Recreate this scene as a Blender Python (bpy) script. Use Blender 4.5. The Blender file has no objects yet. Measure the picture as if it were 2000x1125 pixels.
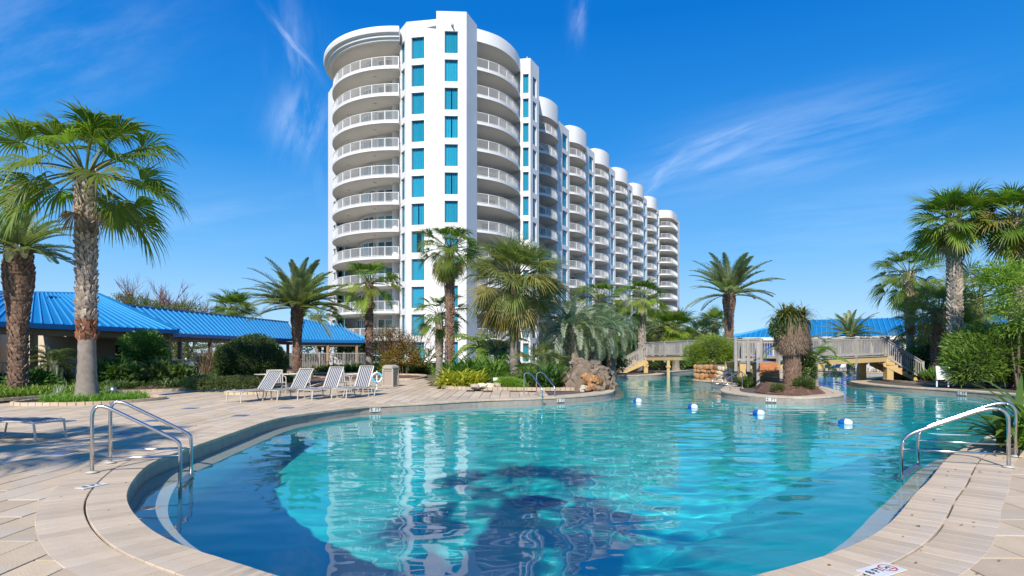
import bpy, bmesh, math, random
from math import sin, cos, pi, radians, sqrt, atan2, exp, tan
from mathutils import Vector, Matrix, noise
from mathutils.geometry import delaunay_2d_cdt
random.seed(7)
sc = bpy.context.scene
COL = sc.collection
# ------------------------------------------------------------------ camera
F, HOR, CAMH = 1150.0, 688.0, 1.6
cam_d = bpy.data.cameras.new('camera')
cam_d.lens = 36.0 * F / 2000.0
cam_d.sensor_width = 36.0
cam_d.shift_y = (HOR - 562.5) / 2000.0
cam_d.clip_start = 0.05
cam_d.clip_end = 3000.0
cam = bpy.data.objects.new('camera', cam_d)
cam.location = (0, 0, CAMH)
cam.rotation_euler = (pi / 2, 0, 0)
COL.objects.link(cam)
sc.camera = cam
# ------------------------------------------------------------------ sun + sky
SUN_EL = radians(39)
SH = Vector((-0.215, -0.977)).normalized()          # horizontal direction towards the sun
SUN_DIR = Vector((SH.x * cos(SUN_EL), SH.y * cos(SUN_EL), sin(SUN_EL)))
sd = bpy.data.lights.new('sun', 'SUN')
sd.energy = 3.9
sd.angle = radians(0.53)
sd.color = (1.0, 0.93, 0.82)
so = bpy.data.objects.new('sun', sd)
so.rotation_euler = SUN_DIR.to_track_quat('Z', 'Y').to_euler()
so.location = (0, 0, 60)
COL.objects.link(so)

world = bpy.data.worlds.new("World")
sc.world = world
world.use_nodes = True
sc.view_settings.view_transform = 'Standard'
sc.view_settings.look = 'None'
sc.view_settings.gamma = 1.0
sc.view_settings.use_curve_mapping = False
sc.view_settings.exposure = 0.60
sc.cycles.use_denoising = True
sc.cycles.max_bounces = 9
sc.cycles.diffuse_bounces = 3
sc.cycles.glossy_bounces = 4
sc.cycles.transmission_bounces = 6
sc.cycles.transparent_max_bounces = 12
sc.cycles.sample_clamp_indirect = 6.0
sc.cycles.caustics_reflective = False
sc.cycles.caustics_refractive = True

class NG:
    """tiny node-graph helper"""
    def __init__(s, tree):
        s.t = tree; s.n = tree.nodes; s.l = tree.links
    def new(s, typ, **kw):
        nd = s.n.new(typ)
        for k, v in kw.items():
            setattr(nd, k, v)
        return nd
    def put(s, sock, v):
        if hasattr(v, 'is_output') or isinstance(v, bpy.types.NodeSocket):
            s.l.new(v, sock)
        else:
            sock.default_value = v
    def math(s, op, a, b=0.0, c=None, clamp=False):
        nd = s.n.new('ShaderNodeMath'); nd.operation = op; nd.use_clamp = clamp
        s.put(nd.inputs[0], a); s.put(nd.inputs[1], b)
        if c is not None: s.put(nd.inputs[2], c)
        return nd.outputs[0]
    def mix(s, fac, a, b, typ='MIX'):
        nd = s.n.new('ShaderNodeMixRGB'); nd.blend_type = typ
        s.put(nd.inputs[0], fac)
        s.put(nd.inputs[1], a if not isinstance(a, tuple) else (*a[:3], 1))
        s.put(nd.inputs[2], b if not isinstance(b, tuple) else (*b[:3], 1))
        return nd.outputs[0]
    def noise(s, vec, scale, detail=3, rough=.5, dim='3D', out=0):
        nd = s.n.new('ShaderNodeTexNoise'); nd.noise_dimensions = dim
        if vec is not None: s.l.new(vec, nd.inputs['Vector'])
        nd.inputs['Scale'].default_value = scale
        nd.inputs['Detail'].default_value = detail
        nd.inputs['Roughness'].default_value = rough
        return nd.outputs[out]
    def ramp(s, fac, stops):
        nd = s.n.new('ShaderNodeValToRGB')
        s.put(nd.inputs[0], fac)
        el = nd.color_ramp.elements
        while len(el) < len(stops): el.new(0.5)
        for e, (p, c) in zip(el, stops):
            e.position = p
            e.color = (c, c, c, 1) if not isinstance(c, tuple) else (*c[:3], 1)
        return nd.outputs[0]
    def maprange(s, v, a, b, c=0.0, d=1.0, smooth=False):
        nd = s.n.new('ShaderNodeMapRange')
        if smooth: nd.interpolation_type = 'SMOOTHSTEP'
        s.put(nd.inputs[0], v)
        for i, x in enumerate((a, b, c, d)): nd.inputs[i + 1].default_value = x
        return nd.outputs[0]

def build_world():
    g = NG(world.node_tree)
    for n in list(g.n): g.n.remove(n)
    out = g.new('ShaderNodeOutputWorld'); bg = g.new('ShaderNodeBackground')
    sky = g.new('ShaderNodeTexSky', sky_type='NISHITA')
    sky.sun_disc = False
    sky.sun_elevation = SUN_EL
    sky.sun_rotation = atan2(SUN_DIR.x, SUN_DIR.y)
    sky.altitude = 0; sky.air_density = 1.0; sky.dust_density = 0.35; sky.ozone_density = 2.2
    hs = g.new('ShaderNodeHueSaturation')
    hs.inputs['Saturation'].default_value = 1.28
    hs.inputs['Value'].default_value = 1.0
    g.l.new(sky.outputs[0], hs.inputs['Color'])
    tc = g.new('ShaderNodeTexCoord')
    sep = g.new('ShaderNodeSeparateXYZ')
    g.l.new(tc.outputs['Generated'], sep.inputs[0])
    x, y, z = sep.outputs
    base = hs.outputs[0]
    # clear winter-blue air: elevation gradient, the same all round the compass
    el = g.maprange(z, -.02, 1.0)
    k = 1 / 0.105
    grad = g.ramp(el, [(0.0, (.40, .57, .70)), (.06, (.29, .49, .70)), (.17, (.115, .345, .66)), (.32, (.016, .20, .56)), (.50, (.0, .122, .455)), (1.0, (.0, .09, .36))])
    grad = g.mix(1.0, grad, (k, k, k), 'MULTIPLY')
    base = g.mix(.94, base, grad)
    # cirrus: each streak sits round a direction of the dome (azimuth, elevation tangent)
    yy = g.math('MAXIMUM', y, 0.02)
    u = g.math('DIVIDE', x, yy); v = g.math('DIVIDE', z, yy)
    front = g.maprange(y, 0.05, 0.3)
    total = None
    def streak(px, py, ang, ln, wd, amt, stretch=6.0, sc_=9.0, seed=0.0):
        nonlocal total
        u0 = (px - 1000) / F; v0 = (HOR - py) / F
        a = radians(ang); ca, sa = cos(a), sin(a)
        du = g.math('SUBTRACT', u, u0); dv = g.math('SUBTRACT', v, v0)
        p = g.math('ADD', g.math('MULTIPLY', du, ca), g.math('MULTIPLY', dv, sa))
        q = g.math('SUBTRACT', g.math('MULTIPLY', dv, ca), g.math('MULTIPLY', du, sa))
        P = g.math('MULTIPLY', p, 1 / (ln / F)); Q = g.math('MULTIPLY', q, 1 / (wd / F))
        r2 = g.math('ADD', g.math('MULTIPLY', P, P), g.math('MULTIPLY', Q, Q))
        m = g.math('EXPONENT', g.math('MULTIPLY', r2, -1.0))
        cb = g.new('ShaderNodeCombineXYZ')
        g.put(cb.inputs[0], g.math('MULTIPLY', p, sc_ / stretch)); g.put(cb.inputs[1], g.math('MULTIPLY', q, sc_))
        cb.inputs[2].default_value = seed
        nz = g.noise(cb.outputs[0], 1.0, 7, .62)
        nz = g.maprange(nz, 0.38, 0.72, 0, 1, True)
        val = g.math('MULTIPLY', g.math('MULTIPLY', m, nz), amt)
        total = val if total is None else g.math('MAXIMUM', total, val)
    streak(590, 190, 97, 130, 40, .42, 5, 16, 1.3)
    streak(570, 85, 128, 60, 10, .40, 6, 30, 2.1)
    streak(600, 240, 75, 60, 60, .30, 3, 14, 7.7)
    streak(1400, 290, 22, 190, 40, .28, 8, 16, 3.2)
    streak(1300, 335, 48, 80, 26, .30, 6, 20, 4.2)
    streak(1560, 275, 14, 260, 70, .20, 9, 12, 5.6)
    streak(1130, 30, 85, 40, 14, .22, 4, 30, 8.1)
    streak(1700, 430, 4, 500, 60, .16, 10, 9, 9.3)
    streak(450, 430, 8, 260, 40, .15, 8, 10, 6.4)
    streak(80, 120, 20, 260, 170, .14, 3, 6, 11.4)
    total = g.math('MULTIPLY', total, front)
    base = g.mix(total, base, (9.0, 9.6, 10.3))
    g.l.new(base, bg.inputs['Color'])
    bg.inputs['Strength'].default_value = 0.105
    g.l.new(bg.outputs[0], out.inputs[0])
build_world()

# ------------------------------------------------------------------ helpers
def GP(px, py, z=0.0):
    """ground point seen at a photograph position, for a plane at height z"""
    Y = (CAMH - z) * F / (py - HOR)
    return Vector(((px - 1000) / F * Y, Y, z))
def AT(px, Y, z=0.0):
    return Vector(((px - 1000) / F * Y, Y, z))
def ZH(py, Y):
    return CAMH + (HOR - py) / F * Y

def new_obj(name, data, parent=None):
    o = bpy.data.objects.new(name, data)
    COL.objects.link(o)
    if parent is not None: o.parent = parent
    return o
def tag(o, label=None, cat=None, group=None, kind=None):
    if label: o['label'] = label
    if cat: o['category'] = cat
    if group: o['group'] = group
    if kind: o['kind'] = kind
    return o
def thing(name, label, cat, loc=(0, 0, 0), rz=0.0, group=None):
    o = bpy.data.objects.new(name, None)
    COL.objects.link(o)
    o.empty_display_size = 0.2
    o.location = loc; o.rotation_euler = (0, 0, rz)
    return tag(o, label, cat, group)
def copy_tree(o, parent=None):
    c = o.copy(); COL.objects.link(c)
    if parent is not None: c.parent = parent
    for ch in list(o.children):
        copy_tree(ch, c)
    return c

class MB:
    def __init__(s):
        s.v = []; s.f = []; s.m = []
    def add(s, vs, fs, mi=0):
        b = len(s.v); s.v.extend([tuple(p) for p in vs])
        for f in fs:
            s.f.append(tuple(i + b for i in f)); s.m.append(mi)
    def quad(s, a, b, c, d, mi=0):
        s.add([a, b, c, d], [(0, 1, 2, 3)], mi)
    def box(s, c, size, mi=0, rot=None):
        hx, hy, hz = size[0] / 2, size[1] / 2, size[2] / 2
        vs = [Vector((x, y, z)) for z in (-hz, hz) for y in (-hy, hy) for x in (-hx, hx)]
        if rot is not None:
            if not isinstance(rot, Matrix): rot = Matrix.Rotation(rot, 3, 'Z')
            vs = [rot @ p for p in vs]
        c = Vector(c)
        s.add([p + c for p in vs], [(0, 2, 3, 1), (4, 5, 7, 6), (0, 1, 5, 4), (2, 6, 7, 3), (0, 4, 6, 2), (1, 3, 7, 5)], mi)
    def beam(s, a, b, w, h, mi=0, up=Vector((0, 0, 1))):
        a = Vector(a); b = Vector(b); d = b - a
        L = d.length
        if L < 1e-6: return
        d /= L
        x = d.cross(up)
        if x.length < 1e-4: x = d.cross(Vector((0, 1, 0)))
        x.normalize(); y = x.cross(d).normalized()
        vs = []
        for p in (a, b):
            for sx, sy in ((-1, -1), (1, -1), (1, 1), (-1, 1)):
                vs.append(p + x * (w / 2 * sx) + y * (h / 2 * sy))
        s.add(vs, [(0, 3, 2, 1), (4, 5, 6, 7), (0, 1, 5, 4), (1, 2, 6, 5), (2, 3, 7, 6), (3, 0, 4, 7)], mi)
    def tube(s, pts, r, n=10, mi=0, caps=True):
        pts = [Vector(p) for p in pts]
        rs = r if isinstance(r, (list, tuple)) else [r] * len(pts)
        base = len(s.v)
        prev = None
        for i, p in enumerate(pts):
            if i == 0: d = pts[1] - p
            elif i == len(pts) - 1: d = p - pts[i - 1]
            else: d = (pts[i + 1] - pts[i - 1])
            d.normalize()
            if prev is None:
                x = d.cross(Vector((0, 0, 1)))
                if x.length < 1e-3: x = d.cross(Vector((0, 1, 0)))
            else:
                x = prev - d * prev.dot(d)
            x.normalize(); prev = x
            y = d.cross(x)
            for k in range(n):
                a = 2 * pi * k / n
                s.v.append(tuple(p + (x * cos(a) + y * sin(a)) * rs[i]))
        for i in range(len(pts) - 1):
            for k in range(n):
                k2 = (k + 1) % n
                s.f.append((base + i * n + k, base + i * n + k2, base + (i + 1) * n + k2, base + (i + 1) * n + k)); s.m.append(mi)
        if caps:
            s.f.append(tuple(base + k for k in range(n))[::-1]); s.m.append(mi)
            e = base + (len(pts) - 1) * n
            s.f.append(tuple(e + k for k in range(n))); s.m.append(mi)
    def lathe(s, prof, c=(0, 0, 0), n=16, mi=0):
        base = len(s.v); c = Vector(c)
        for r, z in prof:
            for k in range(n):
                a = 2 * pi * k / n
                s.v.append((c.x + r * cos(a), c.y + r * sin(a), c.z + z))
        for i in range(len(prof) - 1):
            for k in range(n):
                k2 = (k + 1) % n
                s.f.append((base + i * n + k, base + i * n + k2, base + (i + 1) * n + k2, base + (i + 1) * n + k)); s.m.append(mi)
        s.f.append(tuple(base + k for k in range(n))[::-1]); s.m.append(mi)
        e = base + (len(prof) - 1) * n
        s.f.append(tuple(e + k for k in range(n))); s.m.append(mi)
    def prism(s, poly, z0, z1, mi=0, mi_side=None):
        n = len(poly); base = len(s.v)
        for z in (z0, z1):
            for p in poly: s.v.append((p[0], p[1], z))
        s.f.append(tuple(base + i for i in range(n))[::-1]); s.m.append(mi)
        s.f.append(tuple(base + n + i for i in range(n))); s.m.append(mi)
        for i in range(n):
            j = (i + 1) % n
            s.f.append((base + i, base + j, base + n + j, base + n + i)); s.m.append(mi if mi_side is None else mi_side)
    def mesh(s, name, mats, smooth=False):
        me = bpy.data.meshes.new(name)
        me.from_pydata(s.v, [], s.f)
        for m in (mats if isinstance(mats, (list, tuple)) else [mats]):
            me.materials.append(m)
        if len(me.materials) > 1: me.polygons.foreach_set('material_index', s.m)
        if smooth: me.polygons.foreach_set('use_smooth', [True] * len(s.f))
        me.update()
        return me
    def build(s, name, mats, parent=None, smooth=False):
        return new_obj(name, s.mesh(name, mats, smooth), parent)

def smooth_by_angle(me, ang=40):
    me.polygons.foreach_set('use_smooth', [True] * len(me.polygons))
    try: me.set_sharp_from_angle(angle=radians(ang))
    except Exception: pass

def catmull(pts, closed=True, step=0.25):
    out = []; n = len(pts)
    rng = range(n) if closed else range(n - 1)
    for i in rng:
        g_ = (lambda k: pts[k % n]) if closed else (lambda k: pts[min(max(k, 0), n - 1)])
        p0, p1, p2, p3 = [Vector(g_(i + k)[:2]) for k in (-1, 0, 1, 2)]
        m = max(1, int((p2 - p1).length / step))
        for j in range(m):
            t = j / m
            out.append(0.5 * ((2 * p1) + (p2 - p0) * t + (2 * p0 - 5 * p1 + 4 * p2 - p3) * t * t + (3 * p1 - p0 - 3 * p2 + p3) * t ** 3))
    if not closed: out.append(Vector(pts[-1][:2]))
    return out
def in_poly(x, y, poly):
    c = False; n = len(poly); j = n - 1
    for i in range(n):
        xi, yi = poly[i][0], poly[i][1]; xj, yj = poly[j][0], poly[j][1]
        if (yi > y) != (yj > y) and x < (xj - xi) * (y - yi) / (yj - yi) + xi: c = not c
        j = i
    return c
def poly_normals(poly):
    """outward normals of a closed polygon"""
    n = len(poly)
    area = sum(poly[i][0] * poly[(i + 1) % n][1] - poly[(i + 1) % n][0] * poly[i][1] for i in range(n))
    sg = 1 if area > 0 else -1
    out = []
    for i in range(n):
        d = poly[(i + 1) % n] - poly[i - 1]
        d = Vector((d.y, -d.x)) * sg
        out.append(d.normalized())
    return out
def offset_poly(poly, d, sm=2):
    nr = poly_normals(poly)
    o = [p + q * d for p, q in zip(poly, nr)]
    for _ in range(sm):
        o = [(o[i - 1] + o[i] * 2 + o[(i + 1) % len(o)]) / 4 for i in range(len(o))]
    return o
def cdt_sheet(outer, holes, z, keep=None):
    """triangulated flat sheet with holes"""
    vs = []; es = []; 
    for loop in [outer] + holes:
        b = len(vs)
        vs += [Vector((p[0], p[1])) for p in loop]
        es += [(b + i, b + (i + 1) % len(loop)) for i in range(len(loop))]
    r = delaunay_2d_cdt(vs, es, [], 0, 1e-5)
    V, Fc = r[0], r[2]
    mb = MB()
    mb.v = [(p.x, p.y, z) for p in V]
    for f in Fc:
        cx = sum(V[i].x for i in f) / len(f); cy = sum(V[i].y for i in f) / len(f)
        if not in_poly(cx, cy, outer): continue
        if any(in_poly(cx, cy, h) for h in holes): continue
        a = (V[f[1]] - V[f[0]]).cross(V[f[2]] - V[f[0]])
        mb.f.append(tuple(f) if a > 0 else tuple(reversed(f))); mb.m.append(0)
    return mb

# ------------------------------------------------------------------ materials
def principled(name, base=(.5, .5, .5), rough=.6, metal=0.0, spec=.5, **kw):
    m = bpy.data.materials.new(name); m.use_nodes = True
    g = NG(m.node_tree); b = g.n['Principled BSDF']
    b.inputs['Base Color'].default_value = (*base, 1)
    b.inputs['Roughness'].default_value = rough
    b.inputs['Metallic'].default_value = metal
    b.inputs['Specular IOR Level'].default_value = spec
    return m, g, b
def surf(name, c1, c2, scale=4.0, rough=.7, bump=0.0, bscale=40.0, metal=0.0, spec=.5, detail=5, obj_rand=0.0, island=0.0, coord='Object', c3=None, c3s=1.0):
    m, g, b = principled(name, c1, rough, metal, spec)
    tc = g.new('ShaderNodeTexCoord').outputs[coord]
    nz = g.noise(tc, scale, detail, .6)
    col = g.mix(g.maprange(nz, .3, .7), c1, c2)
    if c3 is not None:
        col = g.mix(g.maprange(g.noise(tc, c3s, 4, .6), .52, .72), col, c3)
    if obj_rand:
        oi = g.new('ShaderNodeObjectInfo').outputs['Random']
        hs = g.new('ShaderNodeHueSaturation')
        g.put(hs.inputs['Color'], col)
        g.put(hs.inputs['Value'], g.maprange(oi, 0, 1, 1 - obj_rand, 1 + obj_rand))
        col = hs.outputs[0]
    if island:
        oi = g.new('ShaderNodeNewGeometry').outputs['Random Per Island']
        hs = g.new('ShaderNodeHueSaturation')
        g.put(hs.inputs['Color'], col)
        g.put(hs.inputs['Value'], g.maprange(oi, 0, 1, 1 - island, 1 + island))
        col = hs.outputs[0]
    g.put(b.inputs['Base Color'], col)
    if bump:
        bp = g.new('ShaderNodeBump'); bp.inputs['Strength'].default_value = bump
        bp.inputs['Distance'].default_value = 0.01
        g.put(bp.inputs['Height'], g.noise(tc, bscale, 4, .6))
        g.l.new(bp.outputs[0], b.inputs['Normal'])
    return m
def leafmat(name, c1, c2, rough=.45, trans=.35, hue=.02, tipc=None):
    """leaf: colour varies per leaf and per object; some light passes through"""
    m, g, b = principled(name, c1, rough, 0, .45)
    isl = g.new('ShaderNodeNewGeometry').outputs['Random Per Island']
    oi = g.new('ShaderNodeObjectInfo').outputs['Random']
    col = g.mix(isl, c1, c2)
    hs = g.new('ShaderNodeHueSaturation')
    g.put(hs.inputs['Color'], col)
    g.put(hs.inputs['Hue'], g.maprange(oi, 0, 1, .5 - hue, .5 + hue))
    g.put(hs.inputs['Value'], g.maprange(g.math('FRACT', g.math('MULTIPLY', oi, 7.3)), 0, 1, .8, 1.2))
    g.put(b.inputs['Base Color'], hs.outputs[0])
    tr = g.new('ShaderNodeBsdfTranslucent')
    g.put(tr.inputs['Color'], g.mix(1.0, hs.outputs[0], (1.5, 1.7, .7), 'MULTIPLY'))
    mx = g.new('ShaderNodeMixShader'); mx.inputs[0].default_value = trans
    g.l.new(b.outputs[0], mx.inputs[1]); g.l.new(tr.outputs[0], mx.inputs[2])
    g.l.new(mx.outputs[0], g.n['Material Output'].inputs[0])
    return m

M = {}
M['white'] = surf('white_stucco', (.80, .80, .79), (.74, .745, .75), .35, .75, .15, 30, c3=(.70, .69, .66), c3s=.12)
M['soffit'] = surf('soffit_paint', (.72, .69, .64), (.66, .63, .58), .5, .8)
M['rail_white'] = surf('rail_white', (.78, .78, .77), (.72, .72, .71), 2, .45)
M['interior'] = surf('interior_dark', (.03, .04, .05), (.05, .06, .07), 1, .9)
M['steel'] = surf('brushed_steel', (.62, .62, .62), (.52, .53, .54), 6, .24, 0, metal=1.0)
M['steel_dull'] = surf('dull_steel', (.5, .5, .49), (.42, .42, .42), 10, .4, 0, metal=1.0)
M['deck'] = surf('deck_slab', (.60, .47, .32), (.50, .385, .255), 3.0, .8, .5, 60, obj_rand=.14, island=.12, coord='Object', c3=(.52, .46, .38), c3s=.9)
M['deck_base'] = surf('deck_joint', (.085, .068, .055), (.12, .10, .08), 5, .9)
M['coping'] = surf('coping_brick', (.58, .46, .325), (.49, .385, .265), 5.0, .75, .4, 70, obj_rand=.13, island=.11, c3=(.55, .49, .42), c3s=1.2)
M['tile_band'] = surf('waterline_tile', (.36, .335, .29), (.26, .24, .21), 6, .5, .3, 20)
M['plaster'] = surf('pool_plaster', (.012, .68, .68), (.008, .59, .64), 1.0, .6)
M['ledge'] = surf('pool_ledge', (.58, .62, .54), (.52, .57, .50), 1.5, .6)
M['ground'] = surf('ground_soil', (.10, .10, .045), (.15, .12, .07), .8, .95, .6, 20)
M['mulch'] = surf('mulch', (.16, .075, .045), (.09, .05, .035), 9, .95, 1.0, 45, c3=(.24, .15, .10), c3s=5)
M['lounger_frame'] = surf('cream_tube', (.56, .52, .44), (.48, .45, .38), 5, .4)
def water_mat():
    m = bpy.data.materials.new('pool_water'); m.use_nodes = True
    g = NG(m.node_tree); b = g.n['Principled BSDF']
    b.inputs['Base Color'].default_value = (1, 1, 1, 1)
    b.inputs['Roughness'].default_value = 0.0
    b.inputs['IOR'].default_value = 1.333
    b.inputs['Transmission Weight'].default_value = 1.0
    return m
M['water'] = water_mat()
# ------------------------------------------------------------------ ground, deck, pool
WZ = -0.23
near = [GP(*p) for p in [(440,1096),(376,1080),(328,1062),(284,1034),(253,1003),(241,979.5),(243,959),(260,932),(291,904),(342,884),
        (440,849.5),(528,820),(587,809),(667,798.7),(720,793),(820,788),(935,781),(1036,778),(1104,774.6),(1154,771),(1192,766)]]
pool_pts = [Vector((p.x, p.y)) for p in near] + [Vector(p) for p in [(4.5,26.0),(5.2,31),(6.2,37.5),(7.2,40.2),(9.0,41.3),(10.8,43.0),(13.1,48.4),(16.7,54),(19,56),
        (18.6,50),(15.5,43),(12.2,37.5),(10.5,34.3),(11.0,32),(10.9,29.5),(9.7,27),(8.95,25.2),(8.55,23.6),(8.9,22.0),(9.6,21.2),(10.5,20.9),(11.6,21.4),(12.6,22.4),(13.3,23.9),(13.9,25.6),
        (14.6,28),(16.0,34),(19,41),(22,46.2),(26,46.8),(30,46.0),(27,41.5),(22.5,37),(20.3,34.6),(18.6,32.3),(17.9,30.0),(18.05,27.2),(18.7,25.2),(19.1,22.2),(19.0,19),(17.5,16.5),(14.3,14.8),(11.4,13.0),(9.3,11.4),
        (8.2,10.35),(7.45,9.7),(6.71,8.99),(5.91,8.11),(5.15,7.24),(4.6,6.67),(4.03,6.01),(3.6,5.53),(3.13,5.07),(2.8,4.79),(2.45,4.57),(2.14,4.4),(1.5,4.06),(.7,3.78),(-.2,3.72),(-1.0,3.86),(-1.6,4.12)]]
POOL = catmull(pool_pts, True, 0.22)
POOLN = poly_normals(POOL)
def outer(d): return offset_poly(POOL, d)
hole = outer(0.04)

gb = cdt_sheet([Vector((-900, -300)), Vector((900, -300)), Vector((900, 1500)), Vector((-900, 1500))], [outer(.20)], -0.06)
tag(gb.build('ground', M['ground']), 'dark soil ground', kind='structure')

deck_poly = catmull([(-17.5,-3),(-16.3,8),(-16.0,16),(-16.2,20.5),(-17.0,24.5),(-14,28.5),(-11,31),(-9,34),(-7,36),(-5.5,36),(-4.6,32),(-3.8,28),(-3.2,26),(-1.5,24.6),(1.5,24.3),(3.2,24.6),(3.6,26),(3.6,34),(3.2,42),(5.0,46),
        (8,47),(10.5,47.5),(12.0,52),(15,60),(40,60),(60,40),(40,10),(20,-3)], True, 1.0)
db = cdt_sheet(deck_poly, [outer(.12)], -0.022)
deck_o = tag(db.build('pool_deck', M['deck_base']), 'stamped beige deck', kind='structure')

# planks: real slabs with recessed joints; the nearest ones are parts, the rest one mass
def dist_pool(x, y, cache={}):
    k = None
    bx, by = x, y; best = 1e9; bi = 0
    for i in range(0, len(POOL), 3):
        p = POOL[i]; d = (p.x - bx) ** 2 + (p.y - by) ** 2
        if d < best: best = d; bi = i
    for i in range(bi - 3, bi + 4):
        p = POOL[i % len(POOL)]; d = (p.x - bx) ** 2 + (p.y - by) ** 2
        if d < best: best = d
    return sqrt(best)
def sdist(x, y):
    d = dist_pool(x, y)
    return -d if in_poly(x, y, POOL) else d
C1, C2 = 0.34, 0.74          # outer edges of the coping and of the border band
planks = []
def plank_field(x0, x1, y0, y1, w, L, cond, jitter=.0):
    nx = int((x1 - x0) / w)
    rnd = random.Random(3)
    for i in range(nx):
        xa = x0 + i * w; y = y0 - rnd.random() * L
        while y < y1:
            l = L * (0.75 + .6 * rnd.random())
            ya, yb = y, y + l; y = yb
            cx, cy = xa + w / 2, (ya + yb) / 2
            if not cond(cx, cy): continue
            if not in_poly(cx, cy, deck_poly): continue
            if Vector((cx, cy)).length > 40: continue
            dc = sdist(cx, cy)
            if dc < -1.5: continue
            g_ = .018
            if dc > C2 + L:
                runs = [(ya, yb)]
            else:
                runs = []; st = None; n = max(4, int(l / .06))
                for k in range(n + 1):
                    yy = ya + (yb - ya) * k / n
                    ok = sdist(cx, yy) > C2 - w * .42
                    if ok and st is None: st = yy
                    if (not ok or k == n) and st is not None:
                        if yy - st > .1: runs.append((st, yy))
                        st = None
            for a, b in runs:
                dz = rnd.uniform(-.0025, .0025)
                planks.append(((xa + g_ / 2, a + g_ / 2, xa + w - g_ / 2, b - g_ / 2), dz))
plank_field(-17, 2.0, -1.2, 36, .36, 1.45, lambda x, y: x < 1.5)
plank_field(1.52, 12, 1.0, 13, .62, .95, lambda x, y: x >= 1.5)
def slab_geo(mb, r, dz, org=(0, 0)):
    xa, ya, xb, yb = r; e = .003; t = 0.0 + dz
    ox, oy = org
    xa -= ox; xb -= ox; ya -= oy; yb -= oy
    vs = [(xa, ya, -.03), (xb, ya, -.03), (xb, yb, -.03), (xa, yb, -.03),
          (xa, ya, t - e), (xb, ya, t - e), (xb, yb, t - e), (xa, yb, t - e),
          (xa + e, ya + e, t), (xb - e, ya + e, t), (xb - e, yb - e, t), (xa + e, yb - e, t)]
    mb.add(vs, [(0, 1, 5, 4), (1, 2, 6, 5), (2, 3, 7, 6), (3, 0, 4, 7), (4, 5, 9, 8), (5, 6, 10, 9), (6, 7, 11, 10), (7, 4, 8, 11), (8, 9, 10, 11)])
def vis(x, y):
    return y > 3.0 and abs(x) < y * .93 + .3
planks.sort(key=lambda q: (not vis((q[0][0] + q[0][2]) / 2, q[0][3]), ((q[0][0] + q[0][2]) / 2) ** 2 + ((q[0][1] + q[0][3]) / 2) ** 2))
for r, dz in planks[:300]:
    mb = MB(); c = ((r[0] + r[2]) / 2, (r[1] + r[3]) / 2)
    slab_geo(mb, r, dz, c)
    o = mb.build('deck_plank', M['deck'], deck_o); o.location = (c[0], c[1], 0)
mb = MB()
for r, dz in planks[300:]: slab_geo(mb, r, dz)
tag(mb.build('far_deck_planks', M['deck'], deck_o), kind='stuff')
# far deck beyond the slabs
mb = cdt_sheet(deck_poly, [outer(.30), [Vector(p) for p in [(-17, -1.2), (-17, 36), (1.88, 36), (1.88, 28.5), (4.5, 27.5), (13.3, 17), (12, 13), (12, 1), (1.5, 1), (1.5, -1.2)]]], -0.006) if False else None

# coping and border band of radial bricks
def band(d0, d1, wid, zt, overhang, name):
    P0, P1 = outer(d0), outer(d1)
    n = len(POOL); bricks = []
    # walk the curve by arc length
    acc = [0.0]
    for i in range(n): acc.append(acc[-1] + (POOL[(i + 1) % n] - POOL[i]).length)
    tot = acc[-1]; m = int(tot / wid)
    def at(P, s):
        s %= tot; lo, hi = 0, n
        while hi - lo > 1:
            md = (lo + hi) // 2
            if acc[md] <= s: lo = md
            else: hi = md
        t = (s - acc[lo]) / max(1e-9, acc[lo + 1] - acc[lo])
        return P[lo % n].lerp(P[(lo + 1) % n], t)
    for k in range(m):
        s0, s1 = k * tot / m, (k + 1) * tot / m
        a, b, c, d = at(P0, s0), at(P0, s1), at(P1, s1), at(P1, s0)
        bricks.append((a, b, c, d))
    return bricks
def brick_geo(mb, q, zt, th, org, g_=.006, e=.006, nose=0.0):
    a, b, c, d = [Vector((p.x - org[0], p.y - org[1])) for p in q]
    ctr = (a + b + c + d) / 4
    def ins(p, k):
        v = ctr - p; return p + v.normalized() * k if v.length > k * 1.5 else p
    lo = [ins(p, g_) for p in (a, b, c, d)]; hi = [ins(p, g_ + e) for p in (a, b, c, d)]
    vs = [(p.x, p.y, zt - th) for p in lo] + [(p.x, p.y, zt - e) for p in lo] + [(p.x, p.y, zt) for p in hi]
    fs = [(3, 2, 1, 0)]
    for i in range(4):
        j = (i + 1) % 4
        fs += [(i, j, 4 + j, 4 + i), (4 + i, 4 + j, 8 + j, 8 + i)]
    fs.append((8, 9, 10, 11))
    area = (b - a).cross(c - a)
    if area < 0: fs = [tuple(reversed(f)) for f in fs]
    mb.add(vs, fs)
def ring(name, d0, d1, wid, zt, th, limit, label):
    base = MB()
    P0, P1 = outer(d0 + .012), outer(d1 - .012); n = len(P0)
    for i in range(n):
        j = (i + 1) % n
        base.quad((P0[i].x, P0[i].y, zt - .012), (P0[j].x, P0[j].y, zt - .012), (P1[j].x, P1[j].y, zt - .012), (P1[i].x, P1[i].y, zt - .012))
    root = tag(base.build(name, M['deck_base']), label, kind='structure')
    br = band(d0, d1, wid, zt, 0, name)
    br.sort(key=lambda q: ((q[0].y < 3.9) or abs(q[0].x) > q[0].y * .9, q[0].length))
    for q in br[:limit]:
        mb = MB(); c = (q[0] + q[1] + q[2] + q[3]) / 4
        brick_geo(mb, q, zt + random.uniform(-.0012, .0012), th, c)
        o = mb.build('coping_brick', M['coping'], root); o.location = (c.x, c.y, 0)
    mb = MB()
    for q in br[limit:]: brick_geo(mb, q, zt, th, (0, 0))
    tag(mb.build('far_coping_bricks', M['coping'], root), kind='stuff')
    return root
ring('pool_coping', -.035, C1, .165, .007, .055, 150, 'beige brick coping round the pool')
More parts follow.
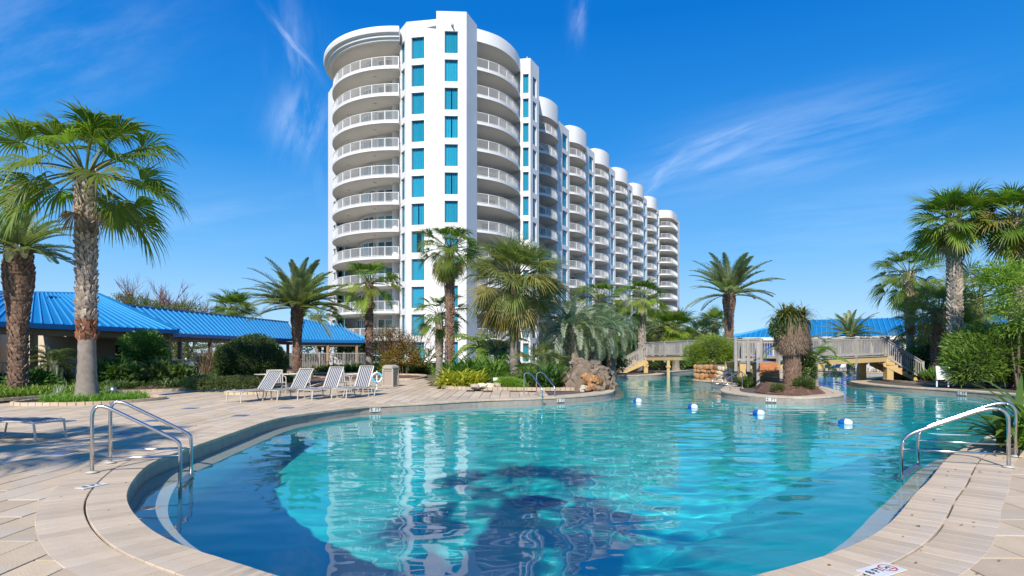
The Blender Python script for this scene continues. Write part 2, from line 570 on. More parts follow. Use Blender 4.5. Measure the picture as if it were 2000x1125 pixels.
ring('border_band', C1 + .006, C2, .165, .003, .03, 150, 'beige brick border band outside the coping')

# basin
wb = MB(); P = POOL; n = len(P)
Pl = offset_poly(POOL, -0.42, 4)
Pm = offset_poly(POOL, -1.30, 12); Pb = offset_poly(POOL, -2.9, 40)
def slope_w(p):  # wall slope shaped for light: flared right catches sun, steep left stays shaded
    t = min(1.0, max(0.0, (p.x + .2) / 2.0)); t = t * t * (3 - 2 * t)
    return max(t, min(1.0, max(0.0, (p.y - 13) / 5)))
Pm = [a.lerp(b, slope_w(p)) for p, a, b in zip(POOL, Pl, Pm)]; Pb = [a.lerp(b, slope_w(p)) for p, a, b in zip(POOL, Pl, Pb)]
LZ = WZ - 0.13
for i in range(n):
    j = (i + 1) % n
    def V3(p, z): return (p.x, p.y, z)
    wb.quad(V3(P[i], -.045), V3(P[i], LZ), V3(P[j], LZ), V3(P[j], -.045), 0)
    wb.quad(V3(P[i], LZ), V3(Pl[i], LZ - .03), V3(Pl[j], LZ - .03), V3(P[j], LZ), 1)
    wb.quad(V3(Pl[i], LZ - .03), V3(Pm[i], -1.15), V3(Pm[j], -1.15), V3(Pl[j], LZ - .03), 2)
    wb.quad(V3(Pm[i], -1.15), V3(Pb[i], -2.75), V3(Pb[j], -2.75), V3(Pm[j], -1.15), 2)
basin = tag(wb.build('pool_basin', [M['tile_band'], M['ledge'], M['plaster']]), 'aqua pool basin', kind='structure')
def floor_z(x, y):
    deep = 1 / (1 + exp((x - 5 + (y - 12) * .25) / 2.2))          # deep end on the left
    return -1.25 - 1.1 * deep
fb = MB(); nx, ny = 60, 80
for j in range(ny + 1):
    for i in range(nx + 1):
        x = -8 + 42 * i / nx; y = 2 + 58 * j / ny
        fb.v.append((x, y, floor_z(x, y)))
for j in range(ny):
    for i in range(nx):
        a = j * (nx + 1) + i
        fb.f.append((a, a + 1, a + nx + 2, a + nx + 1)); fb.m.append(0)
floor_o = tag(fb.build('pool_floor', M['plaster'], None, True), 'aqua pool floor', kind='structure')

# water surface: real ripples, calmer in the lee on the left
def waves(x, y):
    calm = .30 + .70 / (1 + exp(-(x + 1.2 + (9 - y) * -.10) / 1.0))
    v = noise.noise(Vector((x * 1.1 + .5 * y, y * 1.9, 0))) * .0105
    v += noise.noise(Vector((x * 2.3 - .7 * y, y * 3.8, 4.2))) * .0050
    v += noise.noise(Vector((x * 5.1 + 1.1 * y, y * 7.5, 9.1))) * .0014
    far = min(1.0, max(0.0, (y - 10) / 18))
    return WZ + v * calm * (1.0 - .0 * far) * WAVE
WAVE = 1.08
def water():
    poly = outer(.02)
    ny = 430; nx = 300
    rows = []
    y0, y1 = 3.4, 57.0
    for j in range(ny + 1):
        t = j / ny
        rows.append(y0 + (y1 - y0) * (t * .32 + .68 * t ** 2.6))
    idx = {}; vs = []; fs = []
    inside = {}
    cols = [-1 + 2 * i / nx for i in range(nx + 1)]
    pos = []
    for j, y in enumerate(rows):
        pos.append([(0.5 + y * .06 + c * (5.2 + y * .52), y) for c in cols])
    # classify on a coarse basis
    def vid(i, j):
        k = (i, j)
        if k not in idx:
            x, y = pos[j][i]; idx[k] = len(vs); vs.append((x, y, waves(x, y)))
        return idx[k]
    big = outer(.10)
    # scanline membership per row (fast)
    def spans(y):
        xs = []; nn = len(big)
        for a in range(nn):
            p, q = big[a], big[(a + 1) % nn]
            if (p.y > y) != (q.y > y): xs.append(p.x + (y - p.y) * (q.x - p.x) / (q.y - p.y))
        xs.sort(); return list(zip(xs[::2], xs[1::2]))
    for j in range(ny):
        ym = (rows[j] + rows[j + 1]) / 2; sp = spans(ym) + spans(rows[j]) + spans(rows[j + 1])
        for i in range(nx):
            xa = min(pos[j][i][0], pos[j + 1][i][0]); xb = max(pos[j][i + 1][0], pos[j + 1][i + 1][0])
            if any(s0 < xb and s1 > xa for s0, s1 in sp):
                fs.append((vid(i, j), vid(i + 1, j), vid(i + 1, j + 1), vid(i, j + 1)))
    mb = MB(); mb.v = vs; mb.f = fs; mb.m = [0] * len(fs)
    return tag(mb.build('pool_water', M['water'], None, True), 'clear turquoise pool water', kind='structure')
water_o = water()
# real refraction caustics of the sun through the ripples
water_o.cycles.is_caustics_caster = True
basin.cycles.is_caustics_receiver = True
floor_o.cycles.is_caustics_receiver = True
so.data.cycles.is_caustics_light = True
# ------------------------------------------------------------------ the apartment tower
def window_mats():
    # tinted glass in front of real pleated curtains
    m = bpy.data.materials.new('tinted_glass'); m.use_nodes = True
    g = NG(m.node_tree); g.n.remove(g.n['Principled BSDF'])
    gl = g.new('ShaderNodeBsdfGlossy'); gl.inputs['Roughness'].default_value = .03
    gl.inputs['Color'].default_value = (.75, .9, 1, 1)
    tr = g.new('ShaderNodeBsdfTransparent'); tr.inputs['Color'].default_value = (.17, .60, .74, 1)
    fr = g.new('ShaderNodeLayerWeight'); fr.inputs['Blend'].default_value = .5
    mx = g.new('ShaderNodeMixShader')
    g.l.new(g.math('MULTIPLY_ADD', g.math('POWER', fr.outputs['Facing'], 4.0), .7, .07), mx.inputs[0])
    g.l.new(tr.outputs[0], mx.inputs[1]); g.l.new(gl.outputs[0], mx.inputs[2])
    g.l.new(mx.outputs[0], g.n['Material Output'].inputs[0])
    M['glass'] = m
    M['curtain'] = surf('curtain_cloth', (.88, .88, .87), (.78, .78, .77), 3, .9, obj_rand=.12)
    m2, g2, b2 = principled('door_glass', (.02, .075, .085), .06, 0, .8)
    oi = g2.new('ShaderNodeObjectInfo').outputs['Random']
    isl = g2.new('ShaderNodeNewGeometry').outputs['Random Per Island']
    g2.put(b2.inputs['Base Color'], g2.ramp(g2.math('FRACT', g2.math('ADD', g2.math('MULTIPLY', oi, 5.1), isl)), [(0, (.012, .03, .035)), (.45, (.03, .11, .12)), (.8, (.05, .22, .25)), (1, (.16, .30, .32))]))
    M['doorglass'] = m2
    M['bronze'] = surf('window_frame', (.42, .45, .46), (.36, .39, .40), 3, .5)
window_mats()

tower = thing('apartment_tower', 'tall white curved apartment tower stepping back in a row of round balconies', 'building', (-8, 70, 0))
TO = Vector((-8, 70, 0))
def tp(name, mb, mats, parent=None, smooth=False, ang=None):
    """part of the tower; geometry is given in world coordinates"""
    mb.v = [(p[0] - TO.x, p[1] - TO.y, p[2] - TO.z) for p in mb.v]
    o = mb.build(name, mats, parent or tower, smooth)
    if ang: smooth_by_angle(o.data, ang)
    return o
FL = 3.0
NF = 12
TOPZ = 33.2           # floor level of the top storey
def wall_open(mb, p0, p1, z0, z1, cols, rows, depth=.22, mi=0):
    """flat wall p0->p1 with openings: cols = [(s0,s1)], rows = [(zlo,zhi)] ; reveals and a closed back"""
    p0 = Vector((p0[0], p0[1])); p1 = Vector((p1[0], p1[1]))
    L = (p1 - p0).length; d = (p1 - p0) / L; nrm = Vector((d.y, -d.x))        # nrm points out (to the right of p0->p1)
    ss = sorted({0.0, L, *[a for c in cols for a in c]}); zs = sorted({z0, z1, *[a for r in rows for a in r]})
    def P(s, z, dp=0.0): q = p0 + d * s - nrm * dp; return (q.x, q.y, z)
    for i in range(len(ss) - 1):
        for k in range(len(zs) - 1):
            sm, zm = (ss[i] + ss[i + 1]) / 2, (zs[k] + zs[k + 1]) / 2
            if any(a < sm < b for a, b in cols) and any(a < zm < b for a, b in rows): continue
            mb.quad(P(ss[i], zs[k]), P(ss[i + 1], zs[k]), P(ss[i + 1], zs[k + 1]), P(ss[i], zs[k + 1]), mi)
    for a, b in cols:
        for zl, zh in rows:
            D = depth
            mb.quad(P(a, zl), P(a, zl, D), P(a, zh, D), P(a, zh), mi)
            mb.quad(P(b, zl, D), P(b, zl), P(b, zh), P(b, zh, D), mi)
            mb.quad(P(a, zh), P(a, zh, D), P(b, zh, D), P(b, zh), mi)
            mb.quad(P(a, zl, D), P(a, zl), P(b, zl), P(b, zl, D), mi)
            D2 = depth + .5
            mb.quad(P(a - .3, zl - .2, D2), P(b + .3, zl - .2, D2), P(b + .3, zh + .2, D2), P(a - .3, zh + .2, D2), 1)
    return d, nrm
# window: frame with mullion, pane in front of pleated curtain
_wc = {}
def window_meshes(w, h, open_=0):
    k = (round(w, 2), round(h, 2), open_)
    if k in _wc: return _wc[k]
    f = MB(); t = .05
    for x in (t / 2, w - t / 2): f.box((x, 0, h / 2), (t, .06, h))
    for z in (t / 2, h - t / 2): f.box((w / 2, 0, z), (w - 2 * t, .06, t))
    p = MB(); p.quad((t, -.01, t), (w - t, -.01, t), (w - t, -.01, h - t), (t, -.01, h - t))
    c = MB(); n = int(w / .055); 
    rnd = random.Random(int(w * 100) + open_)
    gap = {0: None, 1: (.35, .72), 2: (.15, .95), 3: (.46, .54)}[open_]
    pts = []
    for i in range(n + 1):
        u = i / n
        pts.append((.03 + (w - .06) * u, .16 + .05 * sin(i * 1.57 + .8 * sin(i * .37)) + rnd.uniform(-.012, .012)))
    for i in range(n):
        u = (i + .5) / n
        if gap and gap[0] < u < gap[1]: continue
        a, b = pts[i], pts[i + 1]
        c.quad((a[0], a[1], .03), (b[0], b[1], .03), (b[0], b[1], h - .03), (a[0], a[1], h - .03))
    _wc[k] = (f.mesh('window', M['bronze']), p.mesh('pane', M['glass']), c.mesh('curtain', M['curtain']))
    return _wc[k]
WR = random.Random(5)
def put_window(p0, d, nrm, s0, s1, zl, zh, depth=.16):
    w, h = s1 - s0, zh - zl
    f, p, c = window_meshes(w, h, WR.choice([0, 0, 0, 0, 3, 0, 3, 0, 1, 0, 3, 0]) if w > .8 else 0)
    q = Vector((p0[0], p0[1])) + d * s0 - nrm * depth
    o = new_obj('window', f, tower)
    o.location = (q.x - TO.x, q.y - TO.y, zl); o.rotation_euler = (0, 0, atan2(d.y, d.x))
    new_obj('pane', p, o); new_obj('curtain', c, o)
ROWS = [(TOPZ + .17 - FL * k, TOPZ + 2.50 - FL * k) for k in range(NF)]
ROWS[-1] = (.42, 2.70)
def facet(mb, p0, p1, z1, cols, rows=ROWS, z0=-.05, depth=.22, frm=0.16):
    d, nrm = wall_open(mb, p0, p1, z0, z1, cols, rows, depth)
    for a, b in cols:
        for zl, zh in rows: put_window(p0, d, nrm, a, b, zl, zh, frm)
W1, W2, W3 = (-12.5, 65.6), (-11.45, 63.9), (-8.10, 63.35)
P1, P2, S = (-8.02, 62.45), (-4.84, 62.6), (-3.87, 65.2)
T1, T2, T3, T4 = (1.02, 72.25), (2.25, 72.05), (3.40, 74.4), (3.80, 83.0)
V0, V1 = (-24.2, 77.5), (-21.9, 73.6)
front = MB()
facet(front, W1, W2, 37.45, [(.35, 1.45)])
facet(front, W2, W3, 37.45, [(.55, 2.0)])
wall_open(front, W3, P1, -.05, 37.8, [], [])
facet(front, P1, P2, 37.8, [(.86, 2.30)])
wall_open(front, P2, S, -.05, 37.8, [], [])
facet(front, T1, T2, 37.6, [(.30, 1.05)])
facet(front, T2, T3, 37.6, [(.75, 1.85)])
wall_open(front, T3, T4, -.05, 37.6, [], [])
facet(front, V0, V1, 35.4, [(2.6, 3.9)])
# parapet tops and back faces
def coping_top(mb, pts, z, inn):
    for a, b in zip(pts[:-1], pts[1:]):
        a = Vector(a); b = Vector(b); ia = a + Vector(inn); ib = b + Vector(inn)
        mb.quad((a.x, a.y, z), (b.x, b.y, z), (ib.x, ib.y, z), (ia.x, ia.y, z))
        mb.quad((ib.x, ib.y, z), (ib.x, ib.y, z - 1.5), (ia.x, ia.y, z - 1.5), (ia.x, ia.y, z))
coping_top(front, [W1, W2, W3], 37.45, (.05, .5)); coping_top(front, [P1, P2], 37.8, (0, .5)); coping_top(front, [T1, T2, T3, T4], 37.6, (-.3, .5))
front.quad((P2[0], P2[1], 37.8), (S[0], S[1], 37.8), (S[0] - .5, S[1] + .2, 37.8), (P2[0] - .5, P2[1] + .5, 37.8))
front.quad((P1[0], P1[1] + .002, 36), (P1[0], P1[1] + .002, 37.8), (P1[0], P1[1] + 2, 37.8), (P1[0], P1[1] + 2, 36))
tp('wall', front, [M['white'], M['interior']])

# body behind: closes the building
core = MB()
core_poly = [(-12.2, 66.3), (-11.0, 64.75), (-7.8, 64.3), (-7.6, 63.4), (-5.3, 63.5), (-4.4, 65.8), (-5.2, 72.5), (.4, 75.5), (1.9, 73.2), (2.6, 75.0), (3.3, 84), (-12, 92), (-23.5, 84), (-23.2, 78.3), (-22, 76.5)]
core.prism([(-4.4, 65.8), (-5.2, 72.5), (.4, 75.5), (.9, 84), (3.3, 84), (-12, 92), (-23.5, 84), (-23.2, 78.3), (-20, 76.5), (-12.2, 72.5), (-12.0, 66.3)], 0, 36.6)
core.quad((-24.2, 77.5, 0), (-24.2, 77.5, 35.4), (-23.5, 86, 35.4), (-23.5, 86, 0))
tp('wall', core, [M['white']])
roof = MB(); roof.prism([(W1[0], W1[1] + .4), (W2[0], W2[1] + .55), (P1[0], P1[1] + .55), (P2[0] - .2, P2[1] + .5), (S[0] - .3, S[1] + .3), (-3, 70), (T1[0] - .1, T1[1] + .4), (T3[0] - .4, T3[1]), (3.3, 84), (-12, 92), (-23.5, 84), (-18, 76)], 36.62, 36.9)
tp('roof', roof, [M['white']])

# ---- balconies
def railing_mb(path, z, h=1.06, sp=.13, post=1.5, r_w=.022):
    """path: list of 2-D points; balusters, posts, top and bottom rails"""
    mb = MB()
    pts = [Vector((p[0], p[1])) for p in path]
    acc = [0]
    for a, b in zip(pts[:-1], pts[1:]): acc.append(acc[-1] + (b - a).length)
    tot = acc[-1]
    def at(s):
        for i in range(len(pts) - 1):
            if acc[i + 1] >= s - 1e-6:
                t = (s - acc[i]) / max(1e-6, acc[i + 1] - acc[i]); q = pts[i].lerp(pts[i + 1], t)
                d = (pts[i + 1] - pts[i]).normalized(); return q, d
        return pts[-1], (pts[-1] - pts[-2]).normalized()
    for a, b in zip(pts[:-1], pts[1:]):
        mb.beam((a.x, a.y, z + h), (b.x, b.y, z + h), .08, .05)
        mb.beam((a.x, a.y, z + .10), (b.x, b.y, z + .10), .04, .04)
    n = int(tot / sp)
    for i in range(n + 1):
        q, d = at(tot * i / n)
        # three visible sides per baluster
        w = r_w
        x = d * (w / 2); y = Vector((d.y, -d.x)) * (w / 2)
        c4 = [q - x - y, q + x - y, q + x + y, q - x + y]
        vs = [(c.x, c.y, zz) for zz in (z + .12, z + h - .02) for c in c4]
        mb.add(vs, [(0, 1, 5, 4), (1, 2, 6, 5), (2, 3, 7, 6), (3, 0, 4, 7)])
    n = max(1, round(tot / post))
    for i in range(n + 1):
        q, d = at(tot * i / n)
        mb.box((q.x, q.y, z + h / 2), (.075, .075, h), rot=atan2(d.y, d.x))
    return mb
def balcony(outline, inner_, z, rail_path, edge=.30):
    """slab polygon = outline (outer edge) + inner_ (back edge)"""
    poly = outline + inner_
    mb = MB(); mb.prism(poly, z - edge, z, 1, 0)
    return mb
# left round balcony
CL = Vector((-13.0, 74.1)); RL = 9.2
def arc(c, r, a0, a1, n=40):
    return [Vector((c.x + r * cos(radians(a0 + (a1 - a0) * i / n)), c.y + r * sin(radians(a0 + (a1 - a0) * i / n)))) for i in range(n + 1)]
oL = arc(CL, RL, -87, -184, 40)
iL = arc(CL, RL - 3.3, -184, -82, 24)
railL = arc(CL, RL - .12, -87, -184, 40)
slabL = balcony(oL, iL, 0, None)
rlL = railing_mb(railL, 0)
def shift(mb): mb.v = [(p[0] - TO.x, p[1] - TO.y, p[2]) for p in mb.v]; return mb
slabL_me = shift(slabL).mesh('balcony', [M['rail_white'], M['soffit']]); 
rlL_me = shift(rlL).mesh('railing', M['rail_white'])
lampm, lg, lb = principled('lamp_globe', (.7, .66, .58), .4)
lamp = MB(); lamp.lathe([(.02, 0), (.16, -.02), (.16, -.10), (.06, -.16)], n=10); lamp_me = lamp.mesh('ceiling_lamp', lampm)
# right balcony
oR = [Vector(p) for p in [(-3.87, 65.2), (-2.6, 65.9), (-1.35, 66.9), (-.32, 68.3), (.45, 69.9), (.92, 71.6), (1.02, 72.25)]]
oR = catmull(oR, False, .5)
iR = [Vector(p) for p in [(-.3, 74.2), (-4.6, 71.6), (-4.5, 66.3)]]
def inset_path(pts, d):
    out = []
    for i, p in enumerate(pts):
        a = pts[max(0, i - 1)]; b = pts[min(len(pts) - 1, i + 1)]; t = (b - a).normalized()
        out.append(p + Vector((-t.y, t.x)) * d)
    return out
railR = inset_path(oR, .12)
slabR_me = shift(balcony(oR, iR, 0, None)).mesh('balcony', [M['rail_white'], M['soffit']])
rlR_me = shift(railing_mb(railR, 0)).mesh('railing', M['rail_white'])
def place(me, name, parent, z):
    o = new_obj(name, me, parent); o.location = (0, 0, z); return o
for k in range(NF):
    z = TOPZ - FL * k
    b = place(slabL_me, 'balcony', tower, z); r_ = new_obj('railing', rlL_me, b)
    for a, rr in ((-110, 7.6), (-150, 7.6)):
        q = CL + Vector((cos(radians(a)), sin(radians(a)))) * rr
        l = new_obj('ceiling_lamp', lamp_me, b); l.location = (q.x - TO.x, q.y - TO.y, -.302)
    b = place(slabR_me, 'balcony', tower, z); r_ = new_obj('railing', rlR_me, b)
# top: cornice on the left, parapet on the right
top = MB()
prof = [(0.0, 35.75), (0.35, 35.78), (0.42, 36.0), (0.62, 36.05), (.66, 36.3), (.95, 36.42), (1.02, 36.75), (.98, 37.05), (.55, 37.15), (-1.0, 37.15)]
n = 44; A = [radians(-86 - 100 * i / n) for i in range(n + 1)]
for i in range(n):
    for (r0, z0), (r1, z1) in zip(prof[:-1], prof[1:]):
        def q(a, r, z): return (CL.x + (RL + r) * cos(a), CL.y + (RL + r) * sin(a), z)
        top.quad(q(A[i + 1], r0, z0), q(A[i], r0, z0), q(A[i], r1, z1), q(A[i + 1], r1, z1))
# close the cut end of the cornice
e = [(CL.x + (RL + r) * cos(A[0]), CL.y + (RL + r) * sin(A[0]), z) for r, z in prof]
top.add(e, [tuple(range(len(e)))])
tp('cornice', top, [M['white']], ang=30)
sf = MB(); sf.prism([Vector(p) for p in oL + iL], 35.72, 36.6, 1, 0); sf.prism([Vector(p) for p in oL] + [Vector((-20, 80)), Vector((-12.3, 72))], 36.4, 37.1, 0)
tp('roof', sf, [M['white'], M['soffit']])
pr = MB(); pr.prism(oR + iR, 36.05, 37.45, 1, 0)
tp('parapet', pr, [M['white'], M['soffit']], ang=35)
# back walls of the balconies with doors (one set a storey)
def door_wall(path, z1, doors, name='wall'):
    mb = MB()
    for a, b in zip(path[:-1], path[1:]):
        mb.quad((a[0], a[1], 0), (b[0], b[1], 0), (b[0], b[1], z1), (a[0], a[1], z1))
    return tp(name, mb, [M['white']])
bw = arc(CL, RL - 3.2, -60, -184, 30)
door_wall(list(reversed([(p.x, p.y) for p in bw])), 36.5, None)
door_wall([(-4.4, 65.6), (-4.5, 71.7), (-.35, 74.1), (1.2, 73.0)], 36.5, None)
def door_me(w, h, panels):
    mb = MB(); t = .06
    mb.box((w / 2, 0, h - t / 2), (w, .08, t), 0); mb.box((w / 2, 0, t / 2), (w, .08, t), 0)
    for i in range(panels + 1): mb.box((t / 2 + (w - t) * i / panels, 0, h / 2), (t, .08, h - 2 * t), 0)
    for i in range(panels):
        x0 = t + (w - t) * i / panels; x1 = (w - t) * (i + 1) / panels
        mb.quad((x0, -.01, t), (x1, -.01, t), (x1, -.01, h - t), (x0, -.01, h - t), 1)
    return mb.mesh('glass_door', [M['rail_white'], M['doorglass']])
dm2, dm3, dm1 = door_me(2.0, 2.25, 2), door_me(2.8, 2.25, 3), door_me(.9, 2.2, 1)
def put_door(me, x, y, z, rz):
    o = new_obj('glass_door', me, tower); o.location = (x - TO.x, y - TO.y, z); o.rotation_euler = (0, 0, rz); return o
for k in range(NF):
    z = TOPZ - FL * k
    for a, me, w in ((-78, dm2, 2.0), (-101, dm1, .9), (-110, dm1, .9), (-128, dm2, 2.0), (-150, dm2, 2), (-166, dm1, .9)):
        rr = RL - 3.2 + .12
        q = CL + Vector((cos(radians(a)), sin(radians(a)))) * rr; t = Vector((-sin(radians(a)), cos(radians(a))))
        s = q - t * (w / 2) + Vector((cos(radians(a)), sin(radians(a)))) * .10
        put_door(me, s.x, s.y, z + .02, atan2(t.y, t.x))
    put_door(dm2, -3.75, 72.08, z + .02, atan2(2.4, 4.15))
    put_door(dm1, -1.4, 73.40, z + .02, atan2(2.4, 4.15))
    put_door(dm2, -4.40, 67.5, z + .02, radians(91))
# round column between doors
colm = MB()
for a in (-93,):
    q = CL + Vector((cos(radians(a)), sin(radians(a)))) * (RL - 2.7)
    colm.lathe([(.42, 0), (.42, 36)], (q.x, q.y, 0), 14)
tp('column', colm, [M['white']], ang=30)

# ---- the long stepped row of bays
U = Vector((.462, .887)); NRM = Vector((.887, -.462))
def B(k, s, n): return Vector((3.84 + 5.55 * k, 83.4 + 10.65 * k)) + U * s + NRM * n
PERIOD = 12.0
def bay(k, last=False):
    if not last:
        ctrl = [(-.2, -.1), (.5, .45), (1.6, .9), (3.0, 1.05), (4.6, .95), (5.7, .4), (6.4, -.5), (6.7, -1.6)]
        back = [(6.7, -2.2), (-.2, -2.2)]; pier = [(-0.2)]
    else:
        ctrl = [(-.2, .2), (.3, 1.4), (1.2, 2.2), (2.8, 2.6), (7.5, 2.6), (9.2, 2.3), (9.9, 1.5)]
        back = [(9.9, -1.8), (-.2, -1.8)]
    path = catmull([B(k, *c) for c in ctrl], False, .5)
    bk = [B(k, *c) for c in back]
    return path, bk
def loc_mb(mb, org):
    mb.v = [(p[0] - org.x, p[1] - org.y, p[2]) for p in mb.v]; return mb
wing_walls = MB(); wing_win = []
bays_me = {}
for k in range(7):
    last = k == 6
    path, bk = bay(k, last)
    org = B(k, 0, 0)
    key = 'last' if last else 'std'
    if key not in bays_me:
        s_ = MB(); s_.prism(path + bk, -.30, 0, 1, 0)
        cap = MB(); cap.prism(path + bk, 35.2, 37.85 if not last else 37.1, 1, 0)
        cm_ = loc_mb(cap, org).mesh('parapet', [M['white'], M['soffit']]); smooth_by_angle(cm_, 35)
        bays_me[key] = (loc_mb(s_, org).mesh('balcony', [M['rail_white'], M['soffit']]),
                        loc_mb(railing_mb(inset_path(path, .12), 0, post=1.4), org).mesh('railing', M['rail_white']), cm_)
    sm_, rm_, cm_ = bays_me[key]
    for f in range(NF):
        z = TOPZ - FL * f
        b = new_obj('balcony', sm_, tower); b.location = (org.x - TO.x, org.y - TO.y, z)
        new_obj('railing', rm_, b)
    c = new_obj('parapet', cm_, tower); c.location = (org.x - TO.x, org.y - TO.y, 0)
    # recess wall, pier
    e = 6.7 if not last else 9.9
    rn = -2.0 if not last else -1.6
    a, b_ = B(k, -.25, rn), B(k, e + .05, rn)
    wing_walls.quad((a.x, a.y, 0), (b_.x, b_.y, 0), (b_.x, b_.y, 36), (a.x, a.y, 36))
    for f in range(NF):
        z = TOPZ - FL * f
        for s0, me in ((1.1, dm2), (3.6, dm3)) + (((7.0, dm2),) if last else ()):
            q = B(k, s0, rn + .10); put_door(me, q.x, q.y, z + .02, atan2(U.y, U.x))
    if not last:
        q0, q1, q2, q3 = B(k, 6.72, -2.3), B(k, 6.72, -.15), B(k, 11.9, -.15), B(k, 11.9, -2.3)
        wall_open(wing_walls, q0, q1, 0, 37.0, [], [])
        facet(wing_walls, q1, q2, 37.0, [(2.2, 4.2)])
        wing_walls.quad((q1.x, q1.y, 37), (q2.x, q2.y, 37), (q3.x, q3.y, 37), (q0.x, q0.y, 37))
    else:
        q0, q1, q2, q3 = B(k, 9.9, -1.8), B(k, 9.9, 2.0), B(k, 13.2, 2.0), B(k, 13.2, -20)
        wall_open(wing_walls, q0, q1, 0, 36.6, [], []); wall_open(wing_walls, q1, q2, 0, 36.6, [], []); wall_open(wing_walls, q2, q3, 0, 36.6, [], [])
a0, a1 = B(0, -3, -2.4), B(6, 13.1, -2.4); b1, b0 = B(6, 13.1, -20), B(0, -3, -20)
wing_walls.prism([a0, a1, b1, b0], 0, 36.4)
tp('wall', wing_walls, [M['white'], M['interior']])
# small rooftop parts: sensor on the pier, antenna
ra = MB(); ra.beam((1.9, 74.5, 37.4), (1.9, 74.5, 39.0), .06, .06); ra.beam((1.6, 74.5, 38.5), (2.2, 74.5, 38.5), .05, .05)
tp('antenna', ra, [M['rail_white']])
rc = MB(); rc.box((-6.35, 62.38, 36.35), (.22, .2, .22)); rc.beam((-6.35, 62.3, 36.3), (-6.2, 62.1, 36.1), .12, .12)
tp('wall_camera', rc, [M['bronze']])
# ------------------------------------------------------------------ vegetation
M['fan'] = leafmat('fan_leaf', (.12, .19, .025), (.18, .26, .042), trans=.45)
M['fan_light'] = leafmat('fan_leaf_pale', (.22, .30, .04), (.32, .38, .065), trans=.45)
M['fan_yellow'] = leafmat('fan_leaf_yellowing', (.22, .19, .04), (.32, .24, .06), trans=.3)
M['fan_dead'] = leafmat('dead_leaf', (.22, .15, .09), (.34, .26, .18), rough=.8, trans=.15)
M['sabal'] = leafmat('sabal_leaf', (.18, .215, .065), (.25, .28, .09), trans=.42)
M['sabal_old'] = leafmat('sabal_leaf_old', (.22, .215, .06), (.30, .28, .08))
M['date'] = leafmat('date_leaf', (.21, .25, .13), (.29, .33, .18), hue=.01, trans=.4)
M['pindo'] = leafmat('pindo_leaf', (.27, .32, .23), (.38, .42, .32), hue=.01)
M['bright'] = leafmat('bright_leaf', (.15, .26, .025), (.24, .36, .045))
M['dark'] = leafmat('dark_leaf', (.05, .10, .022), (.095, .16, .038))
M['mid'] = leafmat('mid_leaf', (.085, .165, .028), (.15, .25, .045))
M['olive'] = leafmat('olive_leaf', (.10, .14, .045), (.16, .20, .065))
M['yellowleaf'] = leafmat('yellow_leaf', (.42, .42, .04), (.60, .55, .08))
M['gold'] = leafmat('autumn_leaf', (.20, .13, .03), (.32, .20, .05))
M['rust'] = leafmat('rust_twig', (.17, .075, .04), (.25, .12, .07), trans=.1)
M['twig'] = surf('bare_twig', (.16, .10, .085), (.22, .15, .12), 4, .9)
M['bark_grey'] = surf('palm_bark_grey', (.27, .235, .20), (.19, .16, .135), 7, .9, .8, 25, detail=8, c3=(.33, .30, .27), c3s=2)
M['bark_brown'] = surf('palm_bark_brown', (.20, .125, .085), (.13, .08, .055), 7, .9, .8, 30, c3=(.28, .20, .15), c3s=3)
M['boot'] = surf('leaf_base', (.48, .41, .34), (.32, .26, .21), 6, .85, .4, 40, island=.35)
M['boot_red'] = surf('leaf_base_red', (.30, .13, .07), (.22, .09, .05), 6, .85, .4, 40, island=.3)
M['boot_brown'] = surf('leaf_base_brown', (.30, .19, .135), (.20, .125, .09), 6, .85, .4, 40, island=.35)
M['trunk'] = surf('tree_bark', (.16, .12, .09), (.10, .075, .055), 6, .95, .8, 25)
M['petiole'] = surf('petiole', (.14, .17, .05), (.10, .12, .035), 3, .6)

